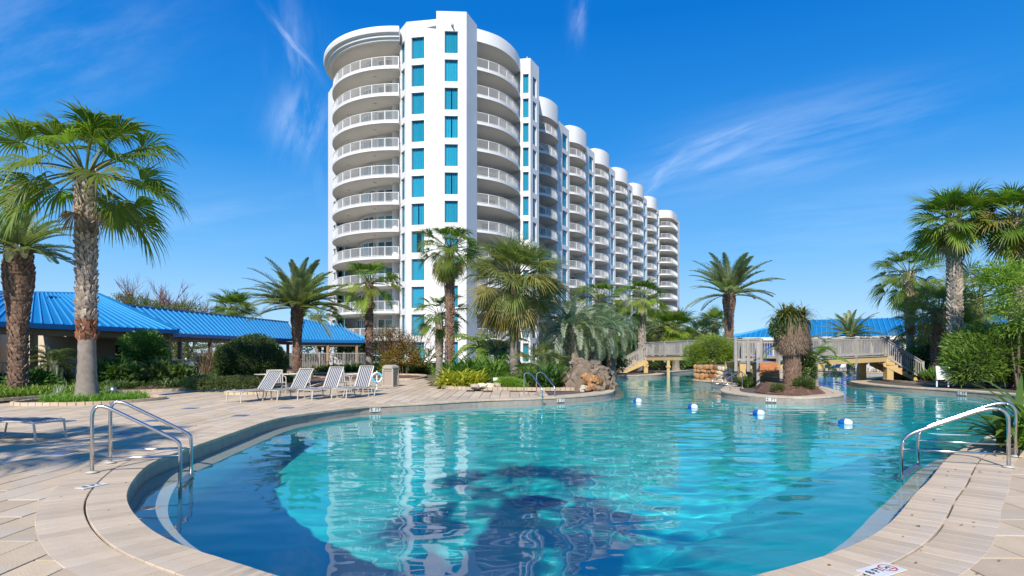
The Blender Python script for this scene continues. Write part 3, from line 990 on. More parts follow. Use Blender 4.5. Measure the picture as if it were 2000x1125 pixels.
def rotz(v, a): return Vector((v.x * cos(a) - v.y * sin(a), v.x * sin(a) + v.y * cos(a), v.z))
def fan_frond(seed, elev, R=1.0, Lp=.9, nseg=34, droop=.55, fold=.35, spread=150, width=1.0, tipfree=.52, leaf_bend=.25):
    """palmate leaf: petiole then pleated blade with free drooping tips; points along +X"""
    r = random.Random(seed); mb = MB(); e = radians(elev)
    # petiole
    pts = []; p = Vector((0, 0, 0)); a = e; n = 6
    for i in range(n + 1):
        pts.append(p.copy()); p = p + Vector((cos(a), 0, sin(a))) * (Lp / n); a -= leaf_bend / n * (1 if cos(e) > 0 else .3)
    mb.tube(pts, [.028 - .012 * i / n for i in range(n + 1)], 3, 1, False)
    H = pts[-1]; ax = Vector((cos(a), 0, sin(a))); up = Vector((-sin(a), 0, cos(a))); side = Vector((0, 1, 0))
    roll = r.uniform(-.5, .5)
    s2 = side * cos(roll) + up * sin(roll); u2 = up * cos(roll) - side * sin(roll)
    prev = None
    for i in range(nseg):
        t = (i + .5) / nseg * 2 - 1
        ph = radians(spread) * t
        L = R * (.68 + .32 * cos(ph * .9)) * r.uniform(.88, 1.06)
        d = ax * cos(ph) + s2 * sin(ph) + u2 * (fold * abs(sin(ph)) + r.uniform(-.05, .05))
        d.normalize()
        lat = (d.cross(u2)).normalized()
        nrm = lat.cross(d).normalized()
        dphi = radians(spread) * 2 / nseg * .55 * width
        ts = (0.03, .30, tipfree, .72, .88, 1.0)
        pp = H.copy(); cur = d.copy(); lastt = 0
        k0 = len(mb.v); secs = []
        dr = droop * r.uniform(.6, 1.5)
        for q, tt in enumerate(ts):
            seg = (tt - lastt) * L
            if tt > tipfree:
                cur = (cur + Vector((0, 0, -1)) * dr * (tt - lastt) * 3.2 + Vector((r.uniform(-.1, .1), r.uniform(-.1, .1), 0)) * (tt - lastt)).normalized()
            else:
                cur = (cur + Vector((0, 0, -1)) * dr * .12 * (tt - lastt)).normalized()
            pp = pp + cur * seg; lastt = tt
            w = min(tt, tipfree) * L * sin(dphi) if tt <= tipfree else tipfree * L * sin(dphi) * (1 - (tt - tipfree) / (1 - tipfree)) ** .8 * .8
            w = max(w, .002)
            up_ = nrm * (w * .45)
            secs.append((pp - lat * w - up_ * .5, pp + up_ * .5, pp + lat * w - up_ * .5))
        for q in secs: mb.v.extend([tuple(x) for x in q])
        for q in range(len(secs) - 1):
            b = k0 + q * 3
            mb.f += [(b, b + 1, b + 4, b + 3), (b + 1, b + 2, b + 5, b + 4)]; mb.m += [0, 0]
    return mb
def pin_frond(seed, elev, L=3.0, npair=36, leaf=.45, droop=1.1, vee=.6, w=.022, curl=0.0, hang=.25):
    """feather leaf: arching midrib with two ranks of leaflets"""
    r = random.Random(seed); mb = MB(); a = radians(elev); p = Vector((0, 0, 0)); pts = []; dirs = []
    n = 14
    for i in range(n + 1):
        pts.append(p.copy()); dirs.append(Vector((cos(a), 0, sin(a))))
        p = p + dirs[-1] * (L / n); a -= droop / n * (.5 + 1.1 * i / n)
        if a < -1.45: a = -1.45
    mb.tube(pts, [.035 * (1 - .85 * i / n) * L / 3 for i in range(n + 1)], 3, 1, False)
    sway = r.uniform(-.1, .1)
    for i in range(npair):
        t = .12 + .87 * i / (npair - 1)
        k = min(n - 1, int(t * n)); f = t * n - k
        q = pts[k].lerp(pts[k + 1], f); d = dirs[k].lerp(dirs[k + 1], f).normalized(); up = Vector((-d.z, 0, d.x))
        ll = leaf * L / 3 * (sin(pi * min(1, t * .86 + .14)) ** .6 * .9 + .1) * r.uniform(.85, 1.1)
        for sg in (-1, 1):
            v = (d * (.55 + .5 * t) + Vector((0, sg, 0)) * (1 - .25 * t) + up * (vee * r.uniform(.5, 1.3))).normalized()
            v2 = (v + Vector((0, 0, -1)) * hang * r.uniform(.4, 1.7)).normalized()
            m_ = q + v * ll * .5; e_ = m_ + v2 * ll * .5
            wd = v.cross(up).normalized() * w * L / 3 * 1.4
            wv = (wd + up * .3 * w).normalized() * w * L / 3
            mb.add([q - wv * .5, q + wv * .5, m_ + wv, m_ - wv, e_], [(0, 1, 2, 3), (3, 2, 4)])
    return mb

def trunk_mesh(h, r0, r1, style, seed, lean=(0, 0), flare=1.5, boots=(0.3, 1.0), red=0.0, mid_r=None, bsize=1.0):
    """tapered ringed trunk with leaf bases; styles: 'cross' Washingtonia, 'date', 'smooth'"""
    r = random.Random(seed); mb = MB()
    n = 14; ns = max(10, int(h / .16)); rows = []
    def rad(t):
        b = r0 + (r1 - r0) * t
        b += r0 * (flare - 1) * exp(-t * h / .55)
        if mid_r: b += mid_r[0] * exp(-((t - mid_r[1]) / mid_r[2]) ** 2)
        return b
    def cen(t): return Vector((lean[0] * t ** 1.6 * h, lean[1] * t ** 1.6 * h, t * h))
    for i in range(ns + 1):
        t = i / ns; c = cen(t); rr = rad(t) * (1 + (.035 if i % 2 else -.02))
        for k in range(n):
            a = 2 * pi * k / n; q = rr * (1 + .03 * noise.noise(Vector((cos(a) * 2, sin(a) * 2, t * h * 2 + seed))))
            mb.v.append((c.x + q * cos(a), c.y + q * sin(a), c.z))
    for i in range(ns):
        for k in range(n):
            k2 = (k + 1) % n
            mb.f.append((i * n + k, i * n + k2, (i + 1) * n + k2, (i + 1) * n + k)); mb.m.append(0)
    mb.f.append(tuple(ns * n + k for k in range(n))); mb.m.append(0)
    bb = MB()
    if style != 'smooth':
        z = boots[0] * h; i = 0
        dens = .105 if style == 'cross' else .12
        while z < boots[1] * h:
            t = z / h; rr = rad(t); c = cen(t)
            per = max(6, int(2 * pi * rr / (.16 if style == 'cross' else .15) / bsize))
            for k in range(per):
                a = 2 * pi * (k + .5 * (i % 2)) / per + r.uniform(-.14, .14)
                o = Vector((cos(a), sin(a), 0)); tn = Vector((-sin(a), cos(a), 0))
                L_ = (.20 if style == 'cross' else .17) * r.uniform(.7, 1.3) * bsize
                out = (.07 if style == 'cross' else .055) * r.uniform(.6, 1.7) * bsize
                lean_ = tn * r.uniform(-.06, .06) + tn * (.06 if k % 2 else -.06) * (1 if style == 'cross' else 0)
                w = .075 * r.uniform(.8, 1.2) * bsize
                b = c + o * rr * .96
                tp_ = b + Vector((0, 0, L_)) + o * out + lean_
                m1 = b + Vector((0, 0, L_ * .55)) + o * (out * .75) + lean_ * .5
                mi = 0
                if red and z < (boots[0] + red) * h: mi = 1
                bb.add([b - tn * w, b + tn * w, m1 + tn * w * .75 + o * .0, m1 - tn * w * .75, tp_ + tn * w * .4, tp_ - tn * w * .4,
                        tp_ - o * .035 + tn * w * .3, tp_ - o * .035 - tn * w * .3, b + Vector((0, 0, L_ * .4)) - tn * w * .6, b + Vector((0, 0, L_ * .4)) + tn * w * .6],
                       [(0, 1, 2, 3), (3, 2, 4, 5), (5, 4, 6, 7), (7, 6, 9, 8), (0, 3, 8), (3, 5, 7, 8), (1, 9, 2), (2, 9, 6, 4)], mi)
            z += dens * r.uniform(.9, 1.1) * bsize; i += 1
    return mb, bb, cen(1.0)

_fr = {}
def frond_me(kind, elev, var, matkey=None):
    e = int(round(elev / 15.0) * 15); e = max(-75, min(90, e))
    k = (kind, e, var, matkey)
    if k in _fr: return _fr[k]
    sd_ = e * 7 + var * 131 + len(kind)
    if kind == 'fan':
        mb = fan_frond(sd_, e, R=.98, Lp=1.05, nseg=36, droop=[.75, 1.0, .60][var % 3], fold=[.35, .55, .45][var % 3], spread=[118, 105, 125][var % 3], leaf_bend=.40, tipfree=.46)
    elif kind == 'fanstiff':
        mb = fan_frond(sd_, e, R=1.0, Lp=.75, nseg=36, droop=[.30, .55, .42][var % 3], fold=[.25, .42, .3][var % 3], spread=132, leaf_bend=.25, tipfree=.5)
    elif kind == 'sabal':
        mb = fan_frond(sd_, e, R=1.05, Lp=1.05, nseg=38, droop=[.35, .6, .45][var % 3] + (.10 if e < 0 else 0), fold=[.4, .6, .3][var % 3], spread=135, tipfree=.40, width=.75, leaf_bend=.25)
    elif kind == 'date':
        mb = pin_frond(sd_, e, 3.0, 60, .46, .80, .40, .024, hang=.18)
    elif kind == 'pindo':
        mb = pin_frond(sd_, e, 2.6, 46, .50, 2.1, .8, .024, hang=.45)
    elif kind == 'banana':
        mb = MB(); r = random.Random(sd_); a = radians(e); p = Vector((0, 0, 0)); P = []; D = []
        n = 16
        for i in range(n + 1):
            P.append(p.copy()); D.append(Vector((cos(a), 0, sin(a)))); p = p + D[-1] * (2.2 / n); a -= .10
        mb.tube(P, [.04 - .03 * i / n for i in range(n + 1)], 4, 1, False)
        for i in range(3, n):
            for q in range(3):
                t = (i + q / 3) / n; w = .30 * sin(pi * min(1, (t - .15) / .85 * .93 + .07)) + .02
                b0 = P[i].lerp(P[i + 1], q / 3); b1 = P[i].lerp(P[i + 1], (q + .88) / 3)
                for sg in (-1, 1):
                    dp = r.uniform(.15, .6) * w
                    o = Vector((0, sg * w, 0)) + D[i] * .06
                    mb.add([b0, b1, b1 + o - Vector((0, 0, dp)), b0 + o - Vector((0, 0, dp + r.uniform(-.03, .03)))], [(0, 1, 2, 3)])
    mk = matkey or {'fan': 'fan', 'fanstiff': 'fan', 'sabal': 'sabal', 'date': 'date', 'pindo': 'pindo', 'banana': 'bright'}[kind]
    _fr[k] = mb.mesh('frond', [M[mk], M['petiole'] if mk != 'fan_dead' else M['fan_dead']])
    return _fr[k]
GA = 2.399963
def palm(name, label, base, h, r0, r1, kind, nf, size, style='cross', seed=1, lean=(0, 0), flare=1.4, boots=(.3, 1.0), red=0.0, top_el=82, low_el=-50,
         bark='bark_grey', boot='boot', mats=None, dead=0, mid_r=None, group=None, cat='palm tree', bsize=1.0, expo=1.0, parts=True, extra=None, yaw0=0.0):
    r = random.Random(seed)
    t = thing(name, label, cat, tuple(base), 0, group)
    tb, bb, c = trunk_mesh(h, r0, r1, style, seed, lean, flare, boots, red, mid_r, bsize)
    tr = tb.build('trunk', M[bark], t, True)
    if bb.v: tag(bb.build('leaf_bases', [M[boot], M['boot_red']], tr), kind='stuff')
    for i in range(nf):
        u = (i + .5) / nf
        el = top_el + (low_el - top_el) * u ** expo + r.uniform(-13, 13)
        mk = None
        if mats:
            for lim, m_ in mats:
                if u > lim: mk = m_ if r.random() < .8 else mk
        me = frond_me(kind, el, r.randrange(3), mk)
        o = new_obj('frond', me, t)
        yaw = yaw0 + i * GA + r.uniform(-.25, .25)
        s = size * r.uniform(.80, 1.12) * (.8 + .2 * min(1, u * 3))
        o.location = (c.x + cos(yaw) * r1 * .5, c.y + sin(yaw) * r1 * .5, c.z + .25 * (1 - u) * size * .3 - .05)
        o.rotation_euler = (r.uniform(-.08, .08), r.uniform(-.05, .05), yaw); o.scale = (s, s, s)
    for i in range(dead):
        me = frond_me('fan' if kind in ('fan', 'fanstiff', 'sabal') else kind, -75, r.randrange(2), 'fan_dead')
        o = new_obj('frond', me, t); yaw = i * GA * 1.7; s = size * r.uniform(.55, .75)
        o.location = (c.x + cos(yaw) * r1 * .8, c.y + sin(yaw) * r1 * .8, c.z - .25); o.rotation_euler = (0, 0, yaw); o.scale = (s, s, s)
        o['label'] = 'dead brown hanging frond'
    return t
def at_palm(px, Y): v = AT(px, Y); return (v.x, v.y, 0)

palm('fan_palm', 'tall fan palm in a ring of green grass left of the loungers', at_palm(170, 19.2), 7.4, .24, .26, 'fan', 34, 1.66, seed=11, flare=1.75, boots=(.27, 1.0), red=.08, low_el=-36, top_el=86, dead=2, group=None, lean=(-.004, 0), yaw0=.4, expo=.9)
palm('date_palm', 'leftmost date palm with thick shaggy brown upper trunk', at_palm(36, 23.5), 5.7, .27, .30, 'date', 50, .80, style='date', seed=12, flare=1.2, boots=(.03, 1.0), low_el=-12, bark='bark_brown', boot='boot_brown', mid_r=(.20, .80, .22), bsize=1.1, top_el=85)
palm('date_palm', 'feathery date palm standing behind the striped loungers', at_palm(580, 38), 4.5, .24, .28, 'date', 84, 1.18, style='date', seed=14, flare=1.15, boots=(.03, 1.0), low_el=0, bark='bark_brown', boot='boot_brown', bsize=1.0, mid_r=(.09, .85, .18))
palm('fan_palm', 'slender fan palm between the blue pavilion and the tower corner', at_palm(721, 42), 6.5, .20, .23, 'fan', 30, 1.30, seed=15, flare=1.5, low_el=-42, boots=(.2, 1), boot='boot_brown', mats=[(.6, 'fan_light')])
palm('fan_palm', 'fan palm crown peeking over the long blue walkway roof', at_palm(457, 60), 6.0, .22, .26, 'fanstiff', 32, 1.65, seed=16, low_el=-25)
palm('fan_palm', 'fan palm crown directly above the small blue pavilion roof peak', at_palm(622, 60), 5.3, .22, .26, 'fan', 26, 1.25, seed=17, low_el=-45)
palm('fan_palm', 'dark trunked fan palm in front of the tower pier, full green crown', at_palm(879, 37), 8.1, .20, .23, 'fan', 42, 1.25, seed=18, flare=1.3, boots=(.12, 1), boot='boot_brown', low_el=-62, mats=[(.72, 'fan_yellow')], bark='bark_brown')
palm('fan_palm', 'short fan palm with low drooping crown behind the dark trunked palm', at_palm(858, 41), 4.2, .22, .24, 'fan', 24, 1.25, seed=19, low_el=-55)
palm('sabal_palm', 'broad sabal palm with golden drooping skirt near the pool ladder and tower', at_palm(1004, 30.5), 5.3, .22, .24, 'sabal', 100, 1.60, style='cross', seed=20, flare=1.1, boots=(.60, 1), low_el=-72, top_el=85,
     mats=[(.50, 'sabal_old'), (.80, 'fan_yellow')], dead=8, bark='bark_grey', boot='boot_brown', bsize=.9)
palm('pindo_palm', 'silvery arching pindo palm right of the broad sabal palm', at_palm(1118, 33), 2.9, .30, .28, 'pindo', 48, 1.15, style='date', seed=21, boots=(.2, 1), low_el=-20, boot='boot')
palm('pindo_palm', 'silvery pindo palm behind the waterfall rocks with a pale trunk', at_palm(1163, 36), 3.0, .28, .26, 'pindo', 44, 1.0, style='date', seed=22, boots=(.3, 1), low_el=-15)
palm('pindo_palm', 'rightmost silvery pindo palm nearest the wooden bridge stairs', at_palm(1194, 40), 3.2, .28, .26, 'pindo', 36, .95, style='date', seed=23, boots=(.2, 1), low_el=-15, boot='boot_brown')
palm('fan_palm', 'fan palm crown showing above the silvery pindo palms', at_palm(1170, 50), 6.0, .24, .25, 'fan', 28, 1.35, seed=24, low_el=-40)
palm('fan_palm', 'bright fan palm rising over the left end of the bridge', at_palm(1254, 49), 6.0, .25, .27, 'fan', 34, 1.35, seed=25, low_el=-50, boots=(.1, 1), mats=[(.45, 'fan_light')])
palm('fan_palm', 'low fan palm left of the bright palm over the bridge', at_palm(1222, 57), 3.8, .24, .25, 'fan', 26, 1.4, seed=26, low_el=-40)
palm('fan_palm', 'bushy fan palm right of the bright palm, brown trunk behind bridge', at_palm(1320, 52), 3.7, .28, .3, 'fanstiff', 34, 1.45, seed=27, low_el=-50, mats=[(.6, 'fan_light')], boot='boot_brown')
palm('sabal_palm', 'dark bushy sabal palm behind the left bridge railing', at_palm(1288, 56), 3.9, .26, .27, 'sabal', 34, 1.35, seed=28, low_el=-50, boots=(.4, 1))
palm('sabal_palm', 'low sabal palm just left of the tall lone date palm', at_palm(1368, 56), 3.0, .26, .27, 'sabal', 34, 1.4, seed=29, low_el=-40, boots=(.4, 1))
palm('fan_palm', 'small fan palm crown directly behind the lone date palm trunk', at_palm(1396, 66), 4.9, .24, .25, 'fanstiff', 26, 1.3, seed=30, low_el=-35)
palm('date_palm', 'lone date palm against open sky right of the tower', at_palm(1424, 50), 6.5, .31, .36, 'date', 46, 1.35, style='date', seed=31, flare=1.1, boots=(.02, 1), low_el=5, top_el=80, bark='bark_brown', boot='boot_brown', bsize=1.1, mid_r=(.16, .90, .12))
palm('date_palm', 'small dark date palm in front of the far blue roof', at_palm(1662, 44), 2.9, .22, .22, 'date', 36, .80, style='date', seed=32, low_el=-5, boots=(.1, 1), boot='boot_brown')
# right group
palm('fan_palm', 'tallest fan palm of the right bank with pale criss-cross trunk', at_palm(1866, 28), 7.9, .24, .26, 'fanstiff', 42, 1.36, seed=33, flare=1.2, boots=(.14, 1), low_el=-52, lean=(-.012, 0), dead=7, mats=[(.75, 'fan_light')])
palm('fan_palm', 'fan palm at the right picture edge with yellow lower leaves', at_palm(1988, 27), 7.8, .24, .26, 'fanstiff', 40, 1.36, seed=34, boots=(.1, 1), low_el=-50, mats=[(.62, 'fan_yellow')], dead=4)
palm('fan_palm', 'shorter fan palm beside the foot of the right bridge stairs', at_palm(1778, 36), 6.3, .20, .24, 'fan', 34, 1.28, seed=35, flare=1.3, boots=(.42, 1), low_el=-45, red=.05, lean=(-.016, 0), boot='boot', dead=2)
palm('sabal_palm', 'brown trunked sabal palm close left of the tallest right palm', at_palm(1832, 33), 3.9, .30, .30, 'sabal', 40, 1.15, seed=36, low_el=-45, boots=(.2, 1), boot='boot_brown', lean=(.012, 0))
palm('sabal_palm', 'shady sabal palm behind the shorter palm and bridge stairs', at_palm(1806, 37), 3.3, .26, .27, 'sabal', 36, 1.2, seed=37, low_el=-50, boots=(.4, 1))
palm('sabal_palm', 'sabal palm between the tallest right palm and the edge palm', at_palm(1908, 34), 4.7, .26, .27, 'sabal', 42, 1.4, seed=38, low_el=-45, boots=(.4, 1), mats=[(.3, 'fan_light')])
# palms behind the photographer that throw the shade seen in the picture
palm('fan_palm', 'fan palm standing behind the viewpoint, shading the pool', (-2.2, -1.5, 0), 7.4, .24, .26, 'fan', 24, 1.15, seed=41, low_el=-45)
palm('fan_palm', 'second fan palm behind the viewpoint, nearer the pool', (-1.2, -3.0, 0), 7.2, .20, .22, 'fan', 18, .85, seed=42, low_el=-45)
palm('fan_palm', 'fan palm left of the viewpoint shading the deck', (-10.2, 1.6, 0), 6.8, .24, .26, 'fan', 28, 1.4, seed=44, low_el=-45)

palm('banana_plant', 'banana plant with long bright leaves left of the sabal palm', at_palm(968, 33.5), 1.7, .13, .10, 'banana', 14, 1.05, style='smooth', seed=51, low_el=-5, top_el=80, cat='banana plant', mats=[(-1, 'bright')])
palm('banana_plant', 'second banana plant arching toward the sabal palm trunk', at_palm(935, 35.5), 1.9, .13, .10, 'banana', 13, 1.05, style='smooth', seed=52, low_el=0, top_el=78, cat='banana plant', mats=[(-1, 'bright')])
palm('banana_plant', 'low banana plant by the wall left of the dark trunked palm', at_palm(838, 44), .9, .12, .10, 'banana', 11, 1.0, style='smooth', seed=53, low_el=-5, cat='banana plant', mats=[(-1, 'bright')])
palm('small_palm', 'young drooping palm under the broad sabal palm, grey fronds', at_palm(1062, 29.5), .9, .16, .15, 'sabal', 24, .95, style='smooth', seed=54, low_el=-40, cat='palm tree', mats=[(.7, 'fan_dead')])
palm('small_palm', 'stubby pygmy palm by the white fence on the left', at_palm(103, 27.5), 1.15, .14, .14, 'pindo', 34, .62, style='date', seed=55, low_el=-30, cat='palm tree', mats=[(-1, 'olive')])

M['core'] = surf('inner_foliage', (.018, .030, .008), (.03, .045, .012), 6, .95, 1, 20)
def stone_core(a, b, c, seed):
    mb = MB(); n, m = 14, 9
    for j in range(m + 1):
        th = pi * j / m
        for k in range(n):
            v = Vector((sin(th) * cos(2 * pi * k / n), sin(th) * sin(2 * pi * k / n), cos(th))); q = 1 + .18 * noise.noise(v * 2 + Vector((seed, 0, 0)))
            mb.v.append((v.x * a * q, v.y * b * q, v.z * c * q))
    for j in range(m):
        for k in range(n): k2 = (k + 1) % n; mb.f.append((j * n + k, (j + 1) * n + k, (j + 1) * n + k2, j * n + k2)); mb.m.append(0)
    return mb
# ---- leafy plants
def leaf_cloud(blobs, n, ll, lw, seed, shell=.55, up=.3, jitter=.18, fold=True, nsc=1.6):
    r = random.Random(seed); mb = MB()
    tot = sum(b[3] * b[4] * b[5] for b in blobs) ** 1
    wts = [(b[3] * b[4] + b[4] * b[5] + b[3] * b[5]) for b in blobs]
    for b, w in zip(blobs, wts):
        cnt = int(n * w / sum(wts))
        for _ in range(cnt):
            v = Vector((r.gauss(0, 1), r.gauss(0, 1), r.gauss(0, 1)))
            if v.length < 1e-3: continue
            v.normalize()
            if v.z < -.75: v.z = abs(v.z) * .3
            q = 1 + jitter * 1.6 * noise.noise(v * nsc + Vector((seed, b[0], b[1])))  + jitter * .8 * noise.noise(v * nsc * 3 + Vector((seed, b[0], b[1])))
            q *= shell + (1 - shell) * r.random() ** .45
            p = Vector((b[0] + v.x * b[3] * q, b[1] + v.y * b[4] * q, b[2] + v.z * b[5] * q))
            if p.z < .01: continue
            d = (v + Vector((r.uniform(-.8, .8), r.uniform(-.8, .8), r.uniform(-.5, .5) + up))).normalized()
            s = d.cross(Vector((r.uniform(-1, 1), r.uniform(-1, 1), r.uniform(-1, 1))))
            if s.length < 1e-3: continue
            s.normalize(); L = ll * r.uniform(.6, 1.25); W = lw * r.uniform(.7, 1.2)
            m_ = p + d * L * .45
            e = p + d * L - Vector((0, 0, L * .15))
            mb.add([p, m_ - s * W / 2, e, m_ + s * W / 2], [(0, 1, 2), (0, 2, 3)] if fold else [(0, 1, 2, 3)])
    return mb
def stems_mb(n, h, spread, r_, seed, rs=.02, lean=.4, z0=0):
    r = random.Random(seed); mb = MB()
    for i in range(n):
        a = r.uniform(0, 2 * pi); q = Vector((cos(a), sin(a), 0)) * spread * r.uniform(.1, .4)
        e = q + Vector((cos(a) * spread * lean * r.uniform(.3, 1.6), sin(a) * spread * lean * r.uniform(.3, 1.6), h * r.uniform(.7, 1)))
        m_ = q.lerp(e, .5) + Vector((r.uniform(-.1, .1), r.uniform(-.1, .1), 0)) * spread
        mb.tube([q + Vector((0, 0, z0)), m_, e], [rs, rs * .7, rs * .35], 5, 0, False)
    return mb
def shrub(name, label, loc, blobs, n, ll, lw, mat, seed, cat='shrub', stem=True, sh=None, group=None, core=0.0, **kw):
    t = thing(name, label, cat, tuple(loc), 0, group)
    if core:
        cm = MB()
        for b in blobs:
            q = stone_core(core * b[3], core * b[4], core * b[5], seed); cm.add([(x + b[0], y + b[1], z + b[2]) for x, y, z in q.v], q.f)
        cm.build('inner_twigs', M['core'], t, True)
    h = max(b[2] + b[5] for b in blobs); sp = max(abs(b[0]) + b[3] for b in blobs)
    leaf_cloud(blobs, n, ll, lw, seed, **kw).build('foliage', M[mat], t)
    if stem: stems_mb(7, h * .7, sp * .6, .02, seed, rs=max(.012, h * .012)).build('stem', M['trunk'], t)
    return t
def blades(n, rad, L, w, seed, ry=None, droop=.9, shape=None, z=0.0, nseg=4, el=(35, 85)):
    """strap leaves arching out of the ground"""
    r = random.Random(seed); mb = MB(); ry = ry or rad
    for i in range(n):
        a = r.uniform(0, 2 * pi); q = sqrt(r.random())
        p = Vector((cos(a) * rad * q, sin(a) * ry * q, z))
        if shape and not shape(p): continue
        a2 = r.uniform(0, 2 * pi); e = radians(r.uniform(*el)); l = L * r.uniform(.6, 1.2)
        s = Vector((-sin(a2), cos(a2), 0)); k0 = len(mb.v); W = w * r.uniform(.7, 1.2)
        for k in range(nseg + 1):
            t = k / nseg; ww = W * (1 - t ** 2) ** .8 * .5 + .0008
            mb.v += [tuple(p - s * ww), tuple(p + s * ww)]
            p = p + Vector((cos(a2) * cos(e), sin(a2) * cos(e), sin(e))) * (l / nseg); e -= droop / nseg * 1.6
        for k in range(nseg):
            b = k0 + 2 * k; mb.f.append((b, b + 1, b + 3, b + 2)); mb.m.append(0)
    return mb
def strap_plant(name, label, loc, n, rad, L, w, mat, seed, cat='plant', group=None, **kw):
    t = thing(name, label, cat, tuple(loc), 0, group)
    blades(n, rad, L, w, seed, **kw).build('foliage', M[mat], t)
    return t
# ---- beds of mulch with brick edging
def bed(pts, z, label, edge=True, h=.11, mound=.06, name='mulch_bed'):
    P = catmull(pts, True, .35)
    mb = cdt_sheet(P, [], z + mound) if False else None
    # fan of rings so the bed is gently mounded
    n = len(P); c = sum(P, Vector((0, 0))) / n
    mb = MB(); rings = [0, .08, .25, .55, .85]
    for k, t in enumerate(rings):
        for p in P:
            q = p.lerp(c, t); zz = z + mound * min(1, t * 4) + .02 * noise.noise(Vector((q.x * 2, q.y * 2, 3)))
            mb.v.append((q.x, q.y, zz))
    for k in range(len(rings) - 1):
        for i in range(n):
            j = (i + 1) % n
            mb.f.append((k * n + i, k * n + j, (k + 1) * n + j, (k + 1) * n + i)); mb.m.append(0)
    mb.f.append(tuple((len(rings) - 1) * n + i for i in range(n))); mb.m.append(0)
    area = sum(P[i].x * P[(i + 1) % n].y - P[(i + 1) % n].x * P[i].y for i in range(n))
    if area < 0: mb.f = [tuple(reversed(f)) for f in mb.f]
    o = tag(mb.build(name, M['mulch'], None, True), label, kind='structure')
    if edge:
        Q = catmull(pts, True, .20); e = MB(); nr = poly_normals(Q)
        for i in range(len(Q)):
            a = Q[i]; b = Q[(i + 1) % len(Q)]; d = (b - a); L = d.length
            if L < .03: continue
            e.box(((a.x + b.x) / 2, (a.y + b.y) / 2, h / 2 - .01), (L * .93, .10, h + random.uniform(-.008, .008)), rot=atan2(d.y, d.x))
        tag(e.build('edging_bricks', M['coping'], o), kind='stuff')
    return o
bed([(-15.2,17.9),(-14.2,17.6),(-12.9,17.8),(-12.0,18.9),(-11.9,20.2),(-12.8,20.9),(-14.2,20.9),(-15.3,19.8)], .0, 'round planting bed under the near fan palm')
bed([(-26,16.5),(-20,17.4),(-17.2,18.7),(-16.2,21.0),(-15.2,23.3),(-13.0,25.0),(-10.6,27.5),(-10.2,30.0),(-11.5,36),(-20,44),(-30,36),(-34,20)], .0, 'long mulch bed in front of the left fence')
bed([(-11.0,22.6),(-9.6,22.4),(-8.7,23.6),(-8.9,25.6),(-9.4,30),(-8.3,33.2),(-6.6,33.8),(-5.6,35),(-6,40),(-9,41),(-12,36),(-11.8,30),(-11.2,26)], .0, 'mulch bed with the clipped round bush behind the loungers')
bed([(-3.0,26.2),(-1.6,25.0),(.2,24.7),(1.6,24.6),(3.0,24.9),(4.0,26.5),(4.4,30),(5.2,36.5),(6.4,41),(3.5,43),(-1,42),(-3.6,38),(-3.6,31)], .0, 'planting bed of the sabal palm and waterfall rocks', h=.14)
bed([(-2.5,41),(-4.8,44),(-8.5,44.5),(-16,44),(-21,58),(-6,60),(2,60),(4,46)], .0, 'mulch bed in front of the tower base')
bed([(4.3,47.3),(7,48.3),(10.5,49),(14,58),(18,64),(26,64),(26,72),(2,70),(2,50)], .0, 'planting bed behind the left bridge end', edge=False)
bed([(20.8,28.6),(23,27.2),(27,26.3),(40,24),(50,40),(40,46),(31,44),(26,38.5),(23,35.2),(20.9,33.0)], .0, 'planting bed on the right bank')
bed([(7.85,9.25),(8.2,8.75),(9.5,8.4),(11,8.2),(16,8.5),(17,12),(15.5,13.6),(12.5,12.2),(10.2,10.75),(9.0,9.95)], .0, 'planting bed by the right handrail')
# island mound
bed([(9.9,22.5),(10.8,22.0),(11.8,22.4),(12.4,23.3),(12.6,24.6),(12.9,26.0),(12.6,27.5),(11.2,27.2),(10.6,25.4),(9.9,24.0)], .0, 'bark mulch mound on the small island', edge=False, mound=.26)

def P3(px, Y, z=0): v = AT(px, Y, z); return (v.x, v.y, z)
# ground cover
lg_ = blades(2600, 1.5, .36, .022, 61, ry=1.35, shape=lambda p: p.length > .30)
o = lg_.build('border_grass', M['bright']); o.location = (-13.6, 19.25, .06); tag(o, 'arching green border grass round the near fan palm', 'grass', kind='stuff')
def carpet(name, label, pts, n, L, w, mat, seed, z=.05, el=(20, 80)):
    P = [Vector(p) for p in pts]; r = random.Random(seed); mb = MB()
    xs = [p.x for p in P]; ys = [p.y for p in P]; k = 0
    while k < n:
        x, y = r.uniform(min(xs), max(xs)), r.uniform(min(ys), max(ys))
        if not in_poly(x, y, P): continue
        if noise.noise(Vector((x * .9, y * .9, seed))) < -.12: k += .5; continue
        k += 1
        for _ in range(7):
            a = r.uniform(0, 6.28); e = radians(r.uniform(*el)); d = Vector((cos(a) * cos(e), sin(a) * cos(e), sin(e)))
            s = Vector((-sin(a), cos(a), 0)) * w * .5; p = Vector((x + r.uniform(-.1, .1), y + r.uniform(-.1, .1), z)); l = L * r.uniform(.6, 1.2)
            m_ = p + d * l * .5; ee = m_ + (d - Vector((0, 0, .5))).normalized() * l * .5
            mb.add([p, m_ - s, ee, m_ + s], [(0, 1, 2), (0, 2, 3)])
    o = mb.build(name, M[mat]); return tag(o, label, 'ground cover', kind='stuff')
carpet('ground_cover', 'low leafy ground cover along the left bed', [(-24, 17.8), (-19.5, 18.4), (-17.2, 20), (-15.6, 23.2), (-17, 24.5), (-24, 24)], 1500, .30, .07, 'bright', 62)
carpet('ground_cover', 'dark low planting before the left fence', [(-30, 25), (-17.5, 24), (-12.5, 26.5), (-11, 30), (-12, 36), (-20, 42), (-32, 34)], 2600, .42, .09, 'dark', 63)
